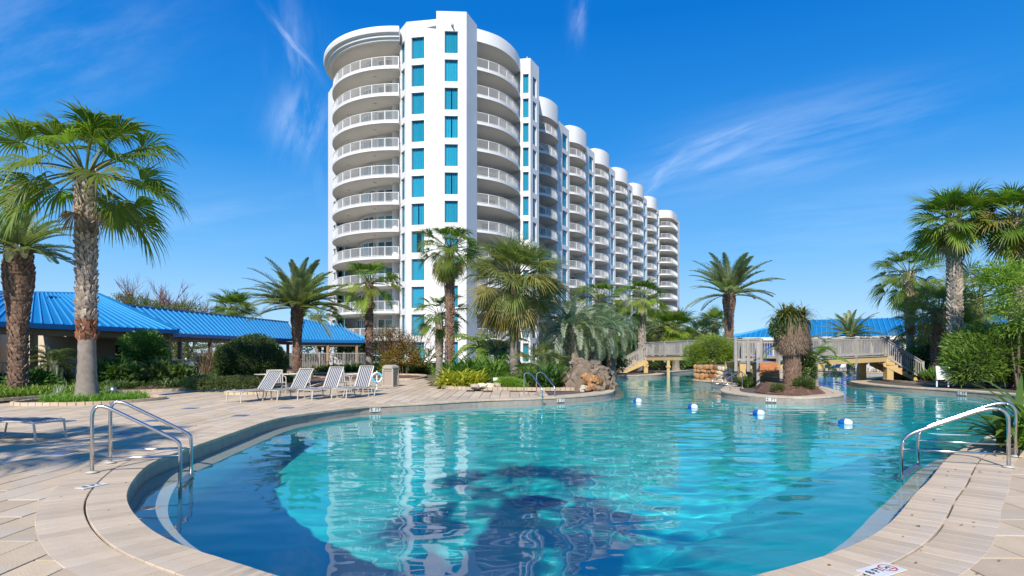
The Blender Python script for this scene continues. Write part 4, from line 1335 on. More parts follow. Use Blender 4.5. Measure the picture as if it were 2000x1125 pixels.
carpet('ground_cover', 'ferny undergrowth beneath the sabal palm', [(-3, 26.8), (1, 27.8), (3.4, 28.5), (4.8, 37), (4.6, 41.5), (-2, 41), (-3.5, 33)], 2600, .55, .08, 'mid', 64, el=(35, 88))
carpet('ground_cover', 'leafy undergrowth behind the left bridge', [(4.6, 49), (10, 50), (13.5, 58), (24, 66), (22, 70), (3, 68)], 3000, .9, .14, 'dark', 65, el=(35, 88))
carpet('ground_cover', 'dark undergrowth at the tower foot', [(-16, 46), (-3, 46), (2, 48), (2, 58), (-14, 58)], 2400, .6, .12, 'dark', 66, el=(35, 88))
carpet('ground_cover', 'undergrowth beneath the right bank palms', [(22, 33), (25, 29.5), (33, 29), (40, 40), (30, 42), (26, 37.5)], 2600, .8, .13, 'mid', 67, el=(35, 88))
carpet('ground_cover', 'dry bark bits and low weeds on the island mound', [(10.1, 22.6), (11.7, 22.6), (12.3, 24), (12.5, 26), (11.4, 26.6), (10.6, 24.4)], 330, .22, .03, 'fan_dead', 68, z=.22, el=(0, 40))

# shrubs
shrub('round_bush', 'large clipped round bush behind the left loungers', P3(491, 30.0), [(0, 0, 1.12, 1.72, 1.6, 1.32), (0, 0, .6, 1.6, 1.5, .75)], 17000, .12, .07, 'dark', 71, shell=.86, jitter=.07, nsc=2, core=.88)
hb = leaf_cloud([(x * .35, .15 * sin(x), .32, .42, .55, .32) for x in range(-4, 5)], 8000, .07, .045, 72, shell=.75, jitter=.06)
t = thing('low_hedge', 'low clipped hedge at the left end of the lounger row', 'hedge', P3(446, 24.0)); hb.build('foliage', M['olive'], t)
t = thing('dark_hedge', 'dark clipped hedge before the tower base', 'hedge', P3(822, 44)); leaf_cloud([(x * .5, 0, .40, .5, .5, .42) for x in range(-3, 4)], 8000, .10, .06, 73, shell=.8, jitter=.05).build('foliage', M['dark'], t)
t = thing('bright_hedge', 'small bright green hedge left of the dark hedge', 'hedge', P3(775, 43)); leaf_cloud([(x * .4, 0, .5, .5, .4, .34) for x in range(-3, 3)], 4000, .12, .07, 74, shell=.8, jitter=.1).build('foliage', M['bright'], t)
shrub('tall_shrub', 'tall light green shrub against the walkway posts', P3(281, 30), [(0, 0, 1.9, .95, .8, .75), (-.35, .1, 1.2, .7, .7, .7), (.55, 0, 1.3, .6, .6, .6)], 5200, .24, .07, 'mid', 75, jitter=.3)
shrub('broadleaf_shrub', 'pale broadleaf shrub low in front of the tall shrub', P3(318, 29), [(0, 0, .55, 1.0, .8, .6), (.8, 0, .45, .6, .5, .45)], 1500, .36, .15, 'olive', 76, up=.6)
shrub('broadleaf_shrub', 'dark broadleaf shrub just right of the near fan palm trunk', P3(228, 27.5), [(0, 0, .6, 1.0, .8, .6), (-.8, 0, .55, .6, .5, .5)], 1700, .34, .13, 'dark', 77, up=.6)
shrub('broadleaf_shrub', 'low shrub between near palm and date palm trunks', P3(62, 24.5), [(0, 0, .35, 1.0, .6, .4)], 900, .28, .10, 'mid', 78)
strap_plant('reed_grass', 'tall dry beige reed grass by the fence left of the round bush', P3(408, 37), 420, .8, 2.2, .03, 'fan_dead', 79, cat='grass', el=(65, 88), droop=.5)
strap_plant('spiky_plant', 'small pale agave in the bed right of the near palm', P3(212, 22.6), 46, .06, .38, .05, 'pindo', 80, droop=.3, el=(15, 75))
strap_plant('spiky_plant', 'white edged agave in the bed left of the near palm', P3(112, 21.3), 46, .08, .5, .06, 'pindo', 81, droop=.3, el=(15, 75))
strap_plant('yellow_ginger', 'bright yellow variegated ginger bush beside the paved path', P3(902, 27.0), 520, .95, 1.15, .11, 'yellowleaf', 82, cat='shrub', ry=.7, droop=.9, el=(25, 85))
strap_plant('green_ginger', 'green ginger foliage behind the yellow bush', P3(925, 29.5), 620, 1.4, 1.8, .13, 'mid', 83, cat='shrub', droop=.8, el=(40, 88))
shrub('fern_clump', 'feathery bright green clump at the sabal palm foot', P3(992, 25.6), [(0, 0, .16, .62, .4, .34), (.45, .1, .12, .4, .3, .26)], 5200, .13, .022, 'bright', 84, stem=False, up=.8, jitter=.2)
strap_plant('lily_clump', 'dark strap leaved lily clump left of the waterfall rocks', P3(1078, 26.0), 360, .55, 1.35, .09, 'dark', 85, droop=.7, el=(30, 88))
strap_plant('lily_clump', 'bright strap leaved lily clump behind the pool ladder', P3(1053, 27.6), 300, .8, 1.4, .09, 'mid', 86, droop=.8, el=(30, 88))
shrub('bamboo_bush', 'feathery yellow-green bamboo bush above the stone wall', P3(1390, 35.5), [(0, 0, 1.75, 1.15, .9, 1.0), (-1.0, 0, 1.45, .65, .7, .7), (.85, 0, 1.5, .7, .7, .8)], 15000, .16, .025, 'bright', 87, jitter=.25, core=.6)
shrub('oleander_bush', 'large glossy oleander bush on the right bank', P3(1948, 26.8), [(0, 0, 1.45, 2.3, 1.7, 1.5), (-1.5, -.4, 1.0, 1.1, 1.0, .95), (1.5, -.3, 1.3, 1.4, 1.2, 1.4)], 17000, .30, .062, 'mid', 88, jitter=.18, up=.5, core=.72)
shrub('airy_tree', 'airy bright green tree at the right edge below the palm', P3(1992, 25.0), [(0, 0, 4.3, 1.3, 1.2, 1.3), (-.9, 0, 4.9, .8, .8, .7), (.6, 0, 3.0, 1.1, 1, .9)], 5200, .26, .045, 'bright', 89, cat='tree', jitter=.4, shell=.2)
strap_plant('bird_of_paradise', 'bird of paradise plant with broad leaves by the right handrail', (8.35, 9.5, 0.05), 105, .36, 1.35, .16, 'mid', 90, droop=.75, el=(30, 80), nseg=6)
shrub('fine_shrub', 'fine leaved bright shrub at the right edge behind the handrail', (8.25, 9.05, .03), [(0, 0, .18, .42, .34, .30)], 6000, .07, .03, 'bright', 91, stem=False)
strap_plant('lily_clump', 'dark strap leaved clump left of the island stairs', P3(1458, 27.2), 150, .35, .8, .07, 'dark', 92, droop=.8, el=(30, 88))
shrub('fern_clump', 'small bright fern clump at the island trunk foot', (11.35, 22.9, .15), [(0, 0, .16, .36, .3, .26)], 2600, .16, .03, 'olive', 93, stem=False, up=.8)
shrub('fern_clump', 'tiny fern tuft at the island mulch edge', (10.2, 22.6, .10), [(0, 0, .10, .22, .2, .18)], 700, .12, .02, 'olive', 94, stem=False, up=.8)
for i, (px, Y, h, lab) in enumerate([(1225, 52, 2.6, 'dense shrub behind the left bridge stairs'), (1300, 53, 2.2, 'dense shrub below the middle of the left bridge'), (1380, 60, 3.0, 'dense olive shrub beside the lone date palm base'),
                                (1820, 35, 2.3, 'light shrub between the right palm trunks'), (1160, 44, 2.0, 'dense shrub behind the pindo palms')]):
    shrub('dense_shrub', lab, P3(px, Y), [(0, 0, h * .55, 1.9, 1.4, h * .5), (1.3, .3, h * .42, 1.3, 1.2, h * .42), (-1.4, .2, h * .4, 1.2, 1.1, h * .4)], 5200, .20, .07, ['dark', 'mid', 'olive', 'mid', 'dark'][i], 100 + i, jitter=.25, core=.7)
# trees far behind and bare trees
def bare_tree(label, loc, h, seed, mat='twig', n=5, lean=.5, cat='tree', leaves=None, spread=.6, name='bare_tree', twist=3):
    r = random.Random(seed); t = thing(name, label, cat, tuple(loc)); tb = MB(); br = MB(); ends = []
    def grow(p, d, L, rad, lev):
        q = p + d * L; m_ = p.lerp(q, .5) + Vector((r.uniform(-1, 1), r.uniform(-1, 1), 0)) * L * .06
        (tb if lev == 0 else br).tube([p, m_, q], [rad, rad * .8, rad * .6], 5 if lev < 2 else 3, 0, False)
        if lev >= 4: ends.append(q); return
        for i in range(3 if lev < 3 else 4):
            dd = (d + Vector((r.uniform(-1, 1), r.uniform(-1, 1), r.uniform(-.1, .7))) * spread).normalized()
            grow(p.lerp(q, r.uniform(.55, 1)), dd, L * r.uniform(.55, .8), rad * .55, lev + 1)
    for i in range(n):
        a = 6.28 * i / n + r.uniform(-.3, .3)
        grow(Vector((cos(a) * .1, sin(a) * .1, 0)), Vector((cos(a) * lean * .5, sin(a) * lean * .5, 1)).normalized(), h * .32, h * .012 + .02, 0)
    tb.build('trunk', M['trunk'], t); br.build('branches', M[mat], t)
    if leaves:
        lb = MB()
        for q in ends:
            for _ in range(leaves[1]):
                p = q + Vector((r.uniform(-1, 1), r.uniform(-1, 1), r.uniform(-1, 1))) * leaves[2]
                d = Vector((r.uniform(-1, 1), r.uniform(-1, 1), r.uniform(-.6, .6))).normalized(); s = d.cross(Vector((0, 0, 1))).normalized() * leaves[3] * .35
                lb.add([p, p + d * leaves[3] * .5 - s, p + d * leaves[3], p + d * leaves[3] * .5 + s], [(0, 1, 2, 3)])
        lb.build('crown', M[leaves[0]], t)
    return t
bare_tree('bare reddish tree behind the blue walkway roof, largest', P3(300, 62), 12.0, 111, 'rust', 8, .9)
bare_tree('bare reddish tree behind the roof, right of the largest', P3(358, 66), 11.0, 112, 'rust', 7, .9)
bare_tree('crape myrtle with rusty winter twigs right of the slim palm', P3(770, 43), 4.6, 113, 'rust', 6, .9, leaves=('gold', 4, .3, .12), name='crape_myrtle')
bare_tree('sparse grey twiggy tree by the tower, behind the dark palm', P3(815, 46), 4.2, 114, 'twig', 5, .8, leaves=('rust', 2, .3, .10), name='crape_myrtle')
shrub('golden_shrub', 'golden brown leafy shrub under the crape myrtle', P3(790, 42), [(0, 0, 1.4, 1.1, .9, .8), (-.9, 0, 1.1, .8, .8, .7), (.8, 0, 1.0, .6, .6, .6)], 4200, .15, .07, 'gold', 115, jitter=.35, shell=.3)
shrub('olive_tree', 'rounded olive green tree beyond the long walkway roof', P3(250, 58), [(0, 0, 5.4, 2.2, 2, 1.7), (2.4, 0, 5.0, 2.2, 2, 1.6), (5.2, 0, 4.7, 2.6, 2, 1.6)], 9000, .24, .11, 'olive', 116, cat='tree', jitter=.3)
shrub('olive_tree', 'dark green tree seen under the pavilion roof', P3(640, 62), [(0, 0, 1.9, 3.0, 2, 1.7), (3.6, 0, 1.7, 2.2, 2, 1.5)], 6000, .22, .11, 'dark', 117, cat='tree', jitter=.3)
shrub('olive_tree', 'pale hazy tree seen under the long walkway', P3(400, 56), [(0, 0, 1.7, 3.4, 2, 1.6), (-4.6, 0, 1.6, 2.6, 2, 1.5)], 6000, .22, .11, 'olive', 118, cat='tree', jitter=.3)
for i, (px, Y, h, w, lab) in enumerate([(1480, 110, 5, 14, 'distant tree line left of the far blue roof'), (1950, 70, 8, 9, 'distant dark trees at the right edge'), (40, 80, 5.0, 12, 'distant trees behind the left pavilion'), (1240, 90, 6, 14, 'distant trees behind the bridge palms')]):
    shrub('distant_trees', lab, P3(px, Y), [(x * w * .3, 0, h * .45, w * .22, 3, h * .5 * (1 + .15 * sin(x * 2.3))) for x in (-2, -1, 0, 1, 2)], 6000, .5, .3, 'dark', 120 + i, cat='tree', jitter=.35, stem=False, core=.8)
# ------------------------------------------------------------------ blue metal roofs and pavilions
M['blue_roof'] = surf('blue_metal_roof', (.010, .20, .46), (.008, .17, .41), .8, .42, .1, 8, spec=.5)
M['blue_dark'] = surf('blue_fascia', (.010, .16, .42), (.010, .14, .37), 1, .45)
M['post_wood'] = surf('stained_post', (.34, .22, .12), (.25, .16, .09), 5, .75, .3, 30)
M['beam_wood'] = surf('beam_wood', (.34, .23, .13), (.25, .165, .095), 4, .75, .3, 30)
M['tan_wall'] = surf('tan_stucco', (.66, .56, .42), (.60, .51, .38), .6, .85)
M['fence_white'] = surf('fence_white', (.70, .70, .68), (.60, .60, .58), 2, .5)
M['black'] = surf('black_recess', (.012, .012, .012), (.02, .02, .02), 2, .6)
M['grey_wood'] = surf('weathered_wood', (.40, .375, .34), (.29, .27, .245), 6, .85, .5, 40, island=.12, detail=7)
M['yellow_wood'] = surf('yellow_lumber', (.58, .42, .19), (.50, .35, .15), 3, .65, .3, 30, island=.06)
M['red_wood'] = surf('red_stained_tread', (.48, .20, .07), (.38, .14, .05), 4, .7, .3, 30, island=.12)
M['rock'] = surf('boulder', (.26, .19, .13), (.13, .10, .08), 3, .85, 1.0, 18, c3=(.36, .28, .20), c3s=2, detail=8, island=.2)
M['rock_orange'] = surf('orange_stone', (.40, .22, .09), (.25, .13, .06), 5, .85, .8, 22, island=.4)
M['rock_pale'] = surf('pale_stone', (.60, .52, .40), (.48, .40, .29), 5, .85, .8, 22, island=.22)
M['mortar'] = surf('mortar', (.26, .23, .19), (.20, .175, .145), 6, .95)
M['tread'] = M['red_wood']

M['seam'] = surf('blue_roof_seam_glint', (.07, .38, .70), (.055, .34, .64), 2, .35, spec=.6)  # paler than the roof sheet: sun glint on the ribs put into the colour
def roof_slope(root, name, e0, e1, r0, r1, seams=18, t=.06, fan=False):
    """one slope: eave e0->e1, ridge r0->r1, with standing seams as raised ribs"""
    e0, e1, r0, r1 = [Vector(p) for p in (e0, e1, r0, r1)]
    mb = MB()
    if fan:
        for i in range(seams):
            a0, a1 = e0.lerp(e1, i / seams), e0.lerp(e1, (i + 1) / seams); b0, b1 = r0.lerp(r1, i / seams), r0.lerp(r1, (i + 1) / seams)
            mb.quad(a0, a1, b1, b0); mb.quad(a0 - Vector((0, 0, t)), a1 - Vector((0, 0, t)), b1 - Vector((0, 0, t)), b0 - Vector((0, 0, t)))
        o = mb.build(name, M['blue_roof'], root)
        for i in range(1, seams):
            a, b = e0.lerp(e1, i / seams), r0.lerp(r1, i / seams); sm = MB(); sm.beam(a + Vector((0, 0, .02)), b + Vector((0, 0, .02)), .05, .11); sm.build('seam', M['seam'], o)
        return o
    mb.quad(e0, e1, r1, r0)
    nrm = (e1 - e0).cross(r0 - e0).normalized()
    if nrm.z < 0: nrm = -nrm
    mb.quad(e0 - nrm * t, e1 - nrm * t, r1 - nrm * t, r0 - nrm * t)
    o = mb.build(name, M['blue_roof'], root)
    ed = (e1 - e0).normalized(); dn = nrm.cross(ed).normalized()
    if dn.z < 0: dn = -dn
    # seams run straight up the slope, clipped by hips
    L = (e1 - e0).length; n = seams; me = None
    for i in range(1, n):
        s = L * i / n; b = e0 + ed * s
        # climb until leaving the quad
        tmax = 0
        poly = [(0, 0), (L, 0), ((r1 - e0).dot(ed), (r1 - e0).dot(dn)), ((r0 - e0).dot(ed), (r0 - e0).dot(dn))]
        for k in range(4):
            x1, y1 = poly[k]; x2, y2 = poly[(k + 1) % 4]
            if (x1 > s) != (x2 > s):
                y = y1 + (y2 - y1) * (s - x1) / (x2 - x1); tmax = max(tmax, y)
        if tmax < .2: continue
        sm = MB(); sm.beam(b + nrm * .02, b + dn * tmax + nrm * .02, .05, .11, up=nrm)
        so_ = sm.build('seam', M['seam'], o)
    return o
def rel(root):
    return root.location.copy()
def mk(name, label, cat, org=(0, 0, 0)):
    return thing(name, label, cat, org)

# left pavilion: walkway roofs (points were measured against the picture)
lp = mk('pool_pavilion', 'long low pavilion with blue metal roofs behind the left fence', 'pavilion')
A_e0, A_e1 = Vector((-25.2, 17.0, 2.95)), Vector((-19.7, 34.8, 2.9))
A_e0 = Vector((-24.9, 17.2, 2.95))
A_r0, A_r1 = Vector((-29.5, 22.0, 5.15)), Vector((-25.3, 36.0, 5.15))
A_r0 = Vector((-31.0, 32.2, 4.95))
roof_slope(lp, 'roof', A_e0, A_e1, A_r0, A_r1, 38, fan=True)
roof_slope(lp, 'roof', Vector((-34, 16, 2.95)), A_e0, A_r0, A_r0, 16)
roof_slope(lp, 'roof', A_e1, Vector((-30, 38.6, 2.9)), A_r1, Vector((-25.35, 36.05, 5.15)), 20)
B_e0, B_e1 = Vector((-23.2, 33.0, 2.85)), Vector((-20.9, 57.5, 2.85))
B_r0, B_r1 = Vector((-26.0, 38.5, 4.7)), Vector((-23.2, 61.0, 4.7))
roof_slope(lp, 'roof', B_e0, B_e1, Vector((-26.3, 33.3, 4.7)), B_r1, 46, fan=True)
roof_slope(lp, 'roof', B_r1, Vector((-26.3, 33.3, 4.7)), Vector((-26.3, 60.5, 2.85)), Vector((-29, 33.5, 2.85)), 4)
# end pavilion: pyramid hip with a lower wing
ax_ = AT(593, 54); C_apex = Vector((ax_.x, 57.0, ZH(625, 57)))
C_apex.x = (593 - 1000) / F * 57
c0, c1 = AT(583, 52.5), AT(712, 55.5)
c0.z = c1.z = 2.85; c0.z = ZH(666, 52.5) + .1; c1.z = c0.z
cb = Vector((c0.x - 1.0, 61, c0.z)); cb2 = Vector((c1.x - .4, 62, c0.z))
C_r = Vector(((622 - 1000) / F * 57.6, 57.6, C_apex.z - .45))
C_r2 = Vector(((662 - 1000) / F * 58, 58.2, ZH(640, 58.2)))
roof_slope(lp, 'roof', c0, c1, C_apex, C_r2, 22)
roof_slope(lp, 'roof', cb, c0, C_apex, C_apex, 10)
roof_slope(lp, 'roof', c1, cb2, C_r2, C_r2, 6)
capm = MB()
for a, b in ((c0, C_apex), (C_apex, C_r2), (C_r2, c1), (A_r0, A_r1), (A_r1, A_e1), (Vector((-26.3, 33.3, 4.72)), B_r1)):
    capm.beam(Vector(a) + Vector((0, 0, .05)), Vector(b) + Vector((0, 0, .05)), .22, .07)
capm.build('ridge_cap', M['blue_roof'], lp)
fs = MB()
for a, b in ((A_e0, A_e1), (A_e1, Vector((-30, 38.6, 2.9))), (B_e0, B_e1), (c0, c1), (cb, c0)):
    a = Vector(a); b = Vector(b)
    fs.beam(a - Vector((0, 0, .10)), b - Vector((0, 0, .10)), .06, .24)
fs.build('fascia', M['blue_dark'], lp)
bm_ = MB()
for a, b in ((A_e0, A_e1), (B_e0, B_e1), (c0, c1), (cb, c0)):
    a = Vector(a) + Vector((-.45, .1, -.38)); b = Vector(b) + Vector((-.45, .1, -.38))
    bm_.beam(a, b, .2, .30)
bm_.build('beam', M['beam_wood'], lp)
cl_ = MB(); cl_.add([A_e0 + Vector((0, 0, -.18)), A_e1 + Vector((0, 0, -.18)), Vector((-30, 38, 2.7)), Vector((-32, 17, 2.7))], [(0, 3, 2, 1)])
cl_.add([B_e0 + Vector((0, 0, -.18)), B_e1 + Vector((0, 0, -.18)), Vector((-26.5, 60, 2.65)), Vector((-28, 33, 2.65))], [(0, 3, 2, 1)])
cl_.add([c0 + Vector((0, 0, -.12)), c1 + Vector((0, 0, -.12)), cb2 + Vector((0, 0, -.12)), cb + Vector((0, 0, -.12))], [(0, 3, 2, 1)])
cl_.build('ceiling', M['beam_wood'], lp)
pm = MB(); pm.box((0, 0, 1.3), (.22, .22, 2.6)); pm.box((0, 0, .12), (.30, .30, .24)); pm.box((0, 0, 2.5), (.30, .30, .12)); post_me = pm.mesh('post', M['post_wood'])
def along(a, b, t, off=Vector((-.45, .1, 0))): return Vector(a).lerp(Vector(b), t) + off
post_pts = [along(A_e0, A_e1, t) for t in (.30, .44, .58, .73, .87, .985)] + [along(B_e0, B_e1, t) for t in (.17, .31, .45, .58, .70, .83, .95)] + [along(c0, c1, t) for t in (.03, .5, .95)] + [cb + Vector((1, -1, 0)), cb2 + Vector((-1, -1, 0))]
for p in post_pts:
    o = new_obj('post', post_me, lp); o.location = (p.x, p.y, .0)
bwm = MB(); bwm.box((-31.5, 27, 1.35), (.2, 24, 2.7)); bwm.box((-27.5, 37.8, 1.35), (8, .2, 2.7))
bwm.build('wall', M['tan_wall'], lp)
dr = MB(); dr.box((-24.85, 37.68, 1.05), (1.0, .05, 2.1)); dr.build('door', M['black'], lp)

# white picket fence along the walkway
def picket_fence(label, pts, h=1.15, sp=.14, post_every=2.4, z=0.0, mat='fence_white', name='white_fence'):
    t = thing(name, label, 'fence', (pts[0][0], pts[0][1], z)); o = Vector(pts[0][:2])
    for a, b in zip(pts[:-1], pts[1:]):
        a = Vector(a[:2]) - o; b = Vector(b[:2]) - o; L = (b - a).length; d = (b - a) / L; ang = atan2(d.y, d.x)
        n = max(1, round(L / post_every))
        for i in range(n):
            p0 = a + d * L * i / n; p1 = a + d * L * (i + 1) / n
            mb = MB()
            mb.beam((p0.x, p0.y, h - .04), (p1.x, p1.y, h - .04), .05, .06); mb.beam((p0.x, p0.y, .14), (p1.x, p1.y, .14), .05, .06)
            k = int((p1 - p0).length / sp)
            for j in range(1, k):
                q = p0.lerp(p1, j / k); mb.box((q.x, q.y, h / 2 + .03), (.035, .025, h - .2), rot=ang)
            mb.build('panel', M[mat], t)
            pb = MB(); pb.box((p0.x, p0.y, h / 2 + .04), (.10, .10, h + .08), rot=ang); pb.build('post', M[mat], t)
    return t
picket_fence('white picket fence before the left pavilion, left of the palms', [(-27.0, 22.0), (-22.2, 33.5)])
picket_fence('white picket fence along the long walkway behind the reed grass', [(-22.2, 34.2), (-20.6, 52.0)])
picket_fence('grey picket gate and fence under the small blue pavilion', [(-19.4, 52.5), (-13.2, 54.0)], h=1.55, mat='grey_wood', name='picket_gate')

# far right building behind the bridge
rb = mk('pool_house', 'low pool house with a broad bright blue roof behind the bridge', 'building')
Yb = 62
def RB(px, z, Y=Yb): v = AT(px, Y, z); return v
eL, eR = Vector((23.6, 63.5, 3.15)), Vector((49, 50, 3.15))
rL, rR = Vector((32.9, 66.5, ZH(625, 66.5))), Vector((50.5, 57.5, ZH(615, 57.5)))
roof_slope(rb, 'roof', eL, eR, rL, rR, 60)
roof_slope(rb, 'roof', Vector((24.5, 72, 3.15)), eL, rL, rL, 6)
fb_ = MB(); fb_.beam(eL - Vector((0, 0, .14)), eR - Vector((0, 0, .14)), .1, .32); fb_.build('fascia', M['fence_white'], rb)
d_ = (eR - eL).normalized(); nb = Vector((-d_.y, d_.x, 0)); Lb = (eR - eL).length
wl = MB()
p0 = eL + nb * .8 + d_ * .8; p1 = eR + nb * .8
wl.quad((p0.x, p0.y, 0), (p1.x, p1.y, 0), (p1.x, p1.y, 3.0), (p0.x, p0.y, 3.0)); wl.build('wall', M['fence_white'], rb)
M['blue_panel'] = surf('blue_panel', (.02, .10, .48), (.02, .085, .42), 1, .6)
for i in range(9):
    s = 2.0 + i * 2.8
    a = eL + d_ * s + nb * .72; b = a + d_ * 2.1
    pm_ = MB(); pm_.beam(Vector((a.x, a.y, 1.55)), Vector((b.x, b.y, 1.55)), .06, 2.1); pm_.build('blue_panel', M['blue_panel'], rb)
    pp = MB(); q = eL + d_ * (s - .3) + nb * .5; pp.box((q.x, q.y, 1.5), (.22, .22, 3.0), rot=atan2(d_.y, d_.x)); pp.build('post', M['fence_white'], rb)

# ------------------------------------------------------------------ bridge
def DZ(t): return 1.32
def rail_span(root, a, b, h=1.05, n_post=3, sp=.135, mat='grey_wood', skirt=True, zlow=.12):
    """grey wooden railing between two 3-D points (may slope): each post and each panel of pickets a part"""
    a = Vector(a); b = Vector(b); d = b - a; dh = Vector((d.x, d.y, 0)); ang = atan2(dh.y, dh.x); L = d.length
    for i in range(n_post):
        p = a + d * i / (n_post - 1)
        mb = MB(); mb.box((p.x, p.y, p.z + h / 2 - .22), (.14, .14, h + .50), rot=ang); mb.build('post', M[mat], root)
    up = Vector((0, 0, 1))
    tr = MB(); tr.beam(a + up * h, b + up * h, .15, .05); tr.beam(a + up * (h - .10), b + up * (h - .10), .05, .10); tr.beam(a + up * zlow, b + up * zlow, .05, .10)
    tr.build('handrail', M[mat], root)
    n = int(L / sp)
    pk = MB()
    for i in range(1, n):
        p = a + d * i / n
        me = None
        pk.box((p.x, p.y, p.z + h / 2 - .0), (.042, .042, h - .2), rot=ang)
    o = pk.build('pickets', M[mat], root); tag(o, kind='stuff')
def deck_span(root, a, b, w, joist=.30):
    a = Vector(a); b = Vector(b); d = (b - a); L = d.length; u = d / L; n_ = Vector((-u.y, u.x, 0)).normalized()
    for sg in (-1, 1):
        mb = MB(); mb.beam(a + n_ * sg * w / 2 - Vector((0, 0, .04 + joist / 2)), b + n_ * sg * w / 2 - Vector((0, 0, .04 + joist / 2)), .09, joist); mb.build('side_beam', M['yellow_wood'], root)
    n = int(L / .15); pl = MB(); pl.box((0, 0, 0), (.138, w + .2, .035)); me = pl.mesh('plank', M['grey_wood'])
    for i in range(n):
        p = a + u * (L * (i + .5) / n); o = new_obj('plank', me, root); o.location = (p.x, p.y, p.z - .018); o.rotation_euler = (0, 0, atan2(u.y, u.x))
def stairs(root, top, bot, w, n, mat_t='red_wood', mat_s='yellow_wood'):
    top = Vector(top); bot = Vector(bot); dh = Vector((bot.x - top.x, bot.y - top.y, 0)); run = dh.length / n; u = dh.normalized(); n_ = Vector((-u.y, u.x, 0))
    rise = (top.z - bot.z) / (n); ang = atan2(u.y, u.x)
    for i in range(n):
        c = top + u * (run * (i + .5)); z = top.z - rise * (i + 1)
        for j, off in enumerate((-.075, .075)):
            mb = MB(); mb.box((c.x + u.x * off * run / .3, c.y + u.y * off * run / .3, z), (run / 2 - .008, w + .04, .04), rot=ang)
            mb.build('tread', M[mat_t], root)
        mb = MB(); q = top + u * (run * (i)); mb.box((q.x + u.x * .02, q.y + u.y * .02, z + rise / 2 - .0), (.02, w - .04, rise - .045), rot=ang); mb.build('riser', M[mat_t], root)
    for sg in (-1, 1):
        st = MB()
        o2 = n_ * sg * (w / 2)
        # saw-tooth stringer
        pts = []
        for i in range(n):
            z = top.z - rise * (i + 1) - .02
            pts += [(run * i, z), (run * (i + 1), z)]
        top_pts = [(0, top.z - .02)] + pts; bot_l = [(run * n, bot.z - .02), (run * (n - 1.2), bot.z - .02 + 0), (0, top.z - rise * 1.2 - .30)]
        poly = pts + [(run * n, bot.z - .06), (run * (n - 1.3), bot.z - .06), (0, top.z - rise - .42)]
        base = len(st.v); m = len(poly)
        for th in (-.03, .03):
            for s_, z in poly:
                p = top + u * s_ + o2 + n_ * th; st.v.append((p.x, p.y, z))
        st.f.append(tuple(range(m))); st.m.append(0); st.f.append(tuple(range(2 * m - 1, m - 1, -1))); st.m.append(0)
        for i in range(m): j = (i + 1) % m; st.f.append((i, m + i, m + j, j)); st.m.append(0)
        st.build('stringer', M[mat_s], root)
bz = 1.30
br = mk('footbridge', 'grey railed wooden footbridge with yellow beams crossing the pool to the island', 'bridge')
# left arm
LA, LB = Vector((11.1, 46.6, bz)), Vector((15.2, 37.5, bz + .15))
CC = Vector((14.9, 31.2, bz)); 
deck_span(br, LA, LB, 1.5)
nl = Vector((-(LB - LA).y, (LB - LA).x, 0)).normalized() * .75
rail_span(br, LA - nl, LB - nl, n_post=5); rail_span(br, LA + nl, LB + nl, n_post=5)
LF = Vector((8.9, 47.4, .0))
stairs(br, LA + Vector((-.2, .1, 0)), LF, 1.5, 8, 'yellow_wood')
u_ = (LF - LA); u_.z = 0; u_.normalize(); ns_ = Vector((-u_.y, u_.x, 0)) * .75
for sg in (-1, 1): rail_span(br, LA + ns_ * sg, Vector((LF.x, LF.y, -.0)) + ns_ * sg, n_post=2)
def pillar(root, x, y, z1, w=.26, z0=-.4, mat='yellow_wood'):
    mb = MB(); mb.box((x, y, (z0 + z1) / 2), (w, w, z1 - z0)); mb.box((x, y, z1 - .45), (w + .1, w + .1, .14)); mb.build('pillar', M[mat], root)
for p in (AT(1238, 47.0), AT(1261, 46.2), AT(1305, 43)): pillar(br, p.x, p.y, bz - .3, .3 if p.x < 11 else .2)
# middle stretch towards the island platform
deck_span(br, LB, CC + Vector((-.5, 1.0, 0)), 1.5)
dm = (CC - LB); nm = Vector((-dm.y, dm.x, 0)).normalized() * .75
rail_span(br, LB - nm, CC - nm + Vector((-1.7, .4, 0)), n_post=3)
# platform: front railing faces the viewer
PF = [AT(1438, 30.0, 1.1), AT(1487, 29.2, 1.1), AT(1528, 29.4, 1.1), AT(1575, 30.2, 1.25)]
deck_span(br, AT(1430, 30.8, 1.1), AT(1590, 30.8, 1.1), 2.0)
rail_span(br, PF[0], PF[1], n_post=3, h=1.15); rail_span(br, AT(1520, 29.4, 1.1), PF[3], n_post=3, h=1.15)
rail_span(br, AT(1436, 32.4, 1.1), AT(1560, 32.6, 1.1), n_post=4, h=1.15)
for px in (1449, 1478): p = AT(px, 29.9); pillar(br, p.x, p.y, .85, .28, -.1)
# stairs down to the island, facing the viewer
stairs(br, AT(1499, 29.0, 1.12), AT(1499, 26.3, .08), .98, 8)
for sx, px in ((-1, 1482),):
    rail_span(br, AT(px, 29.0, 1.1), AT(px - 1, 26.4, .1), n_post=2, h=.95)
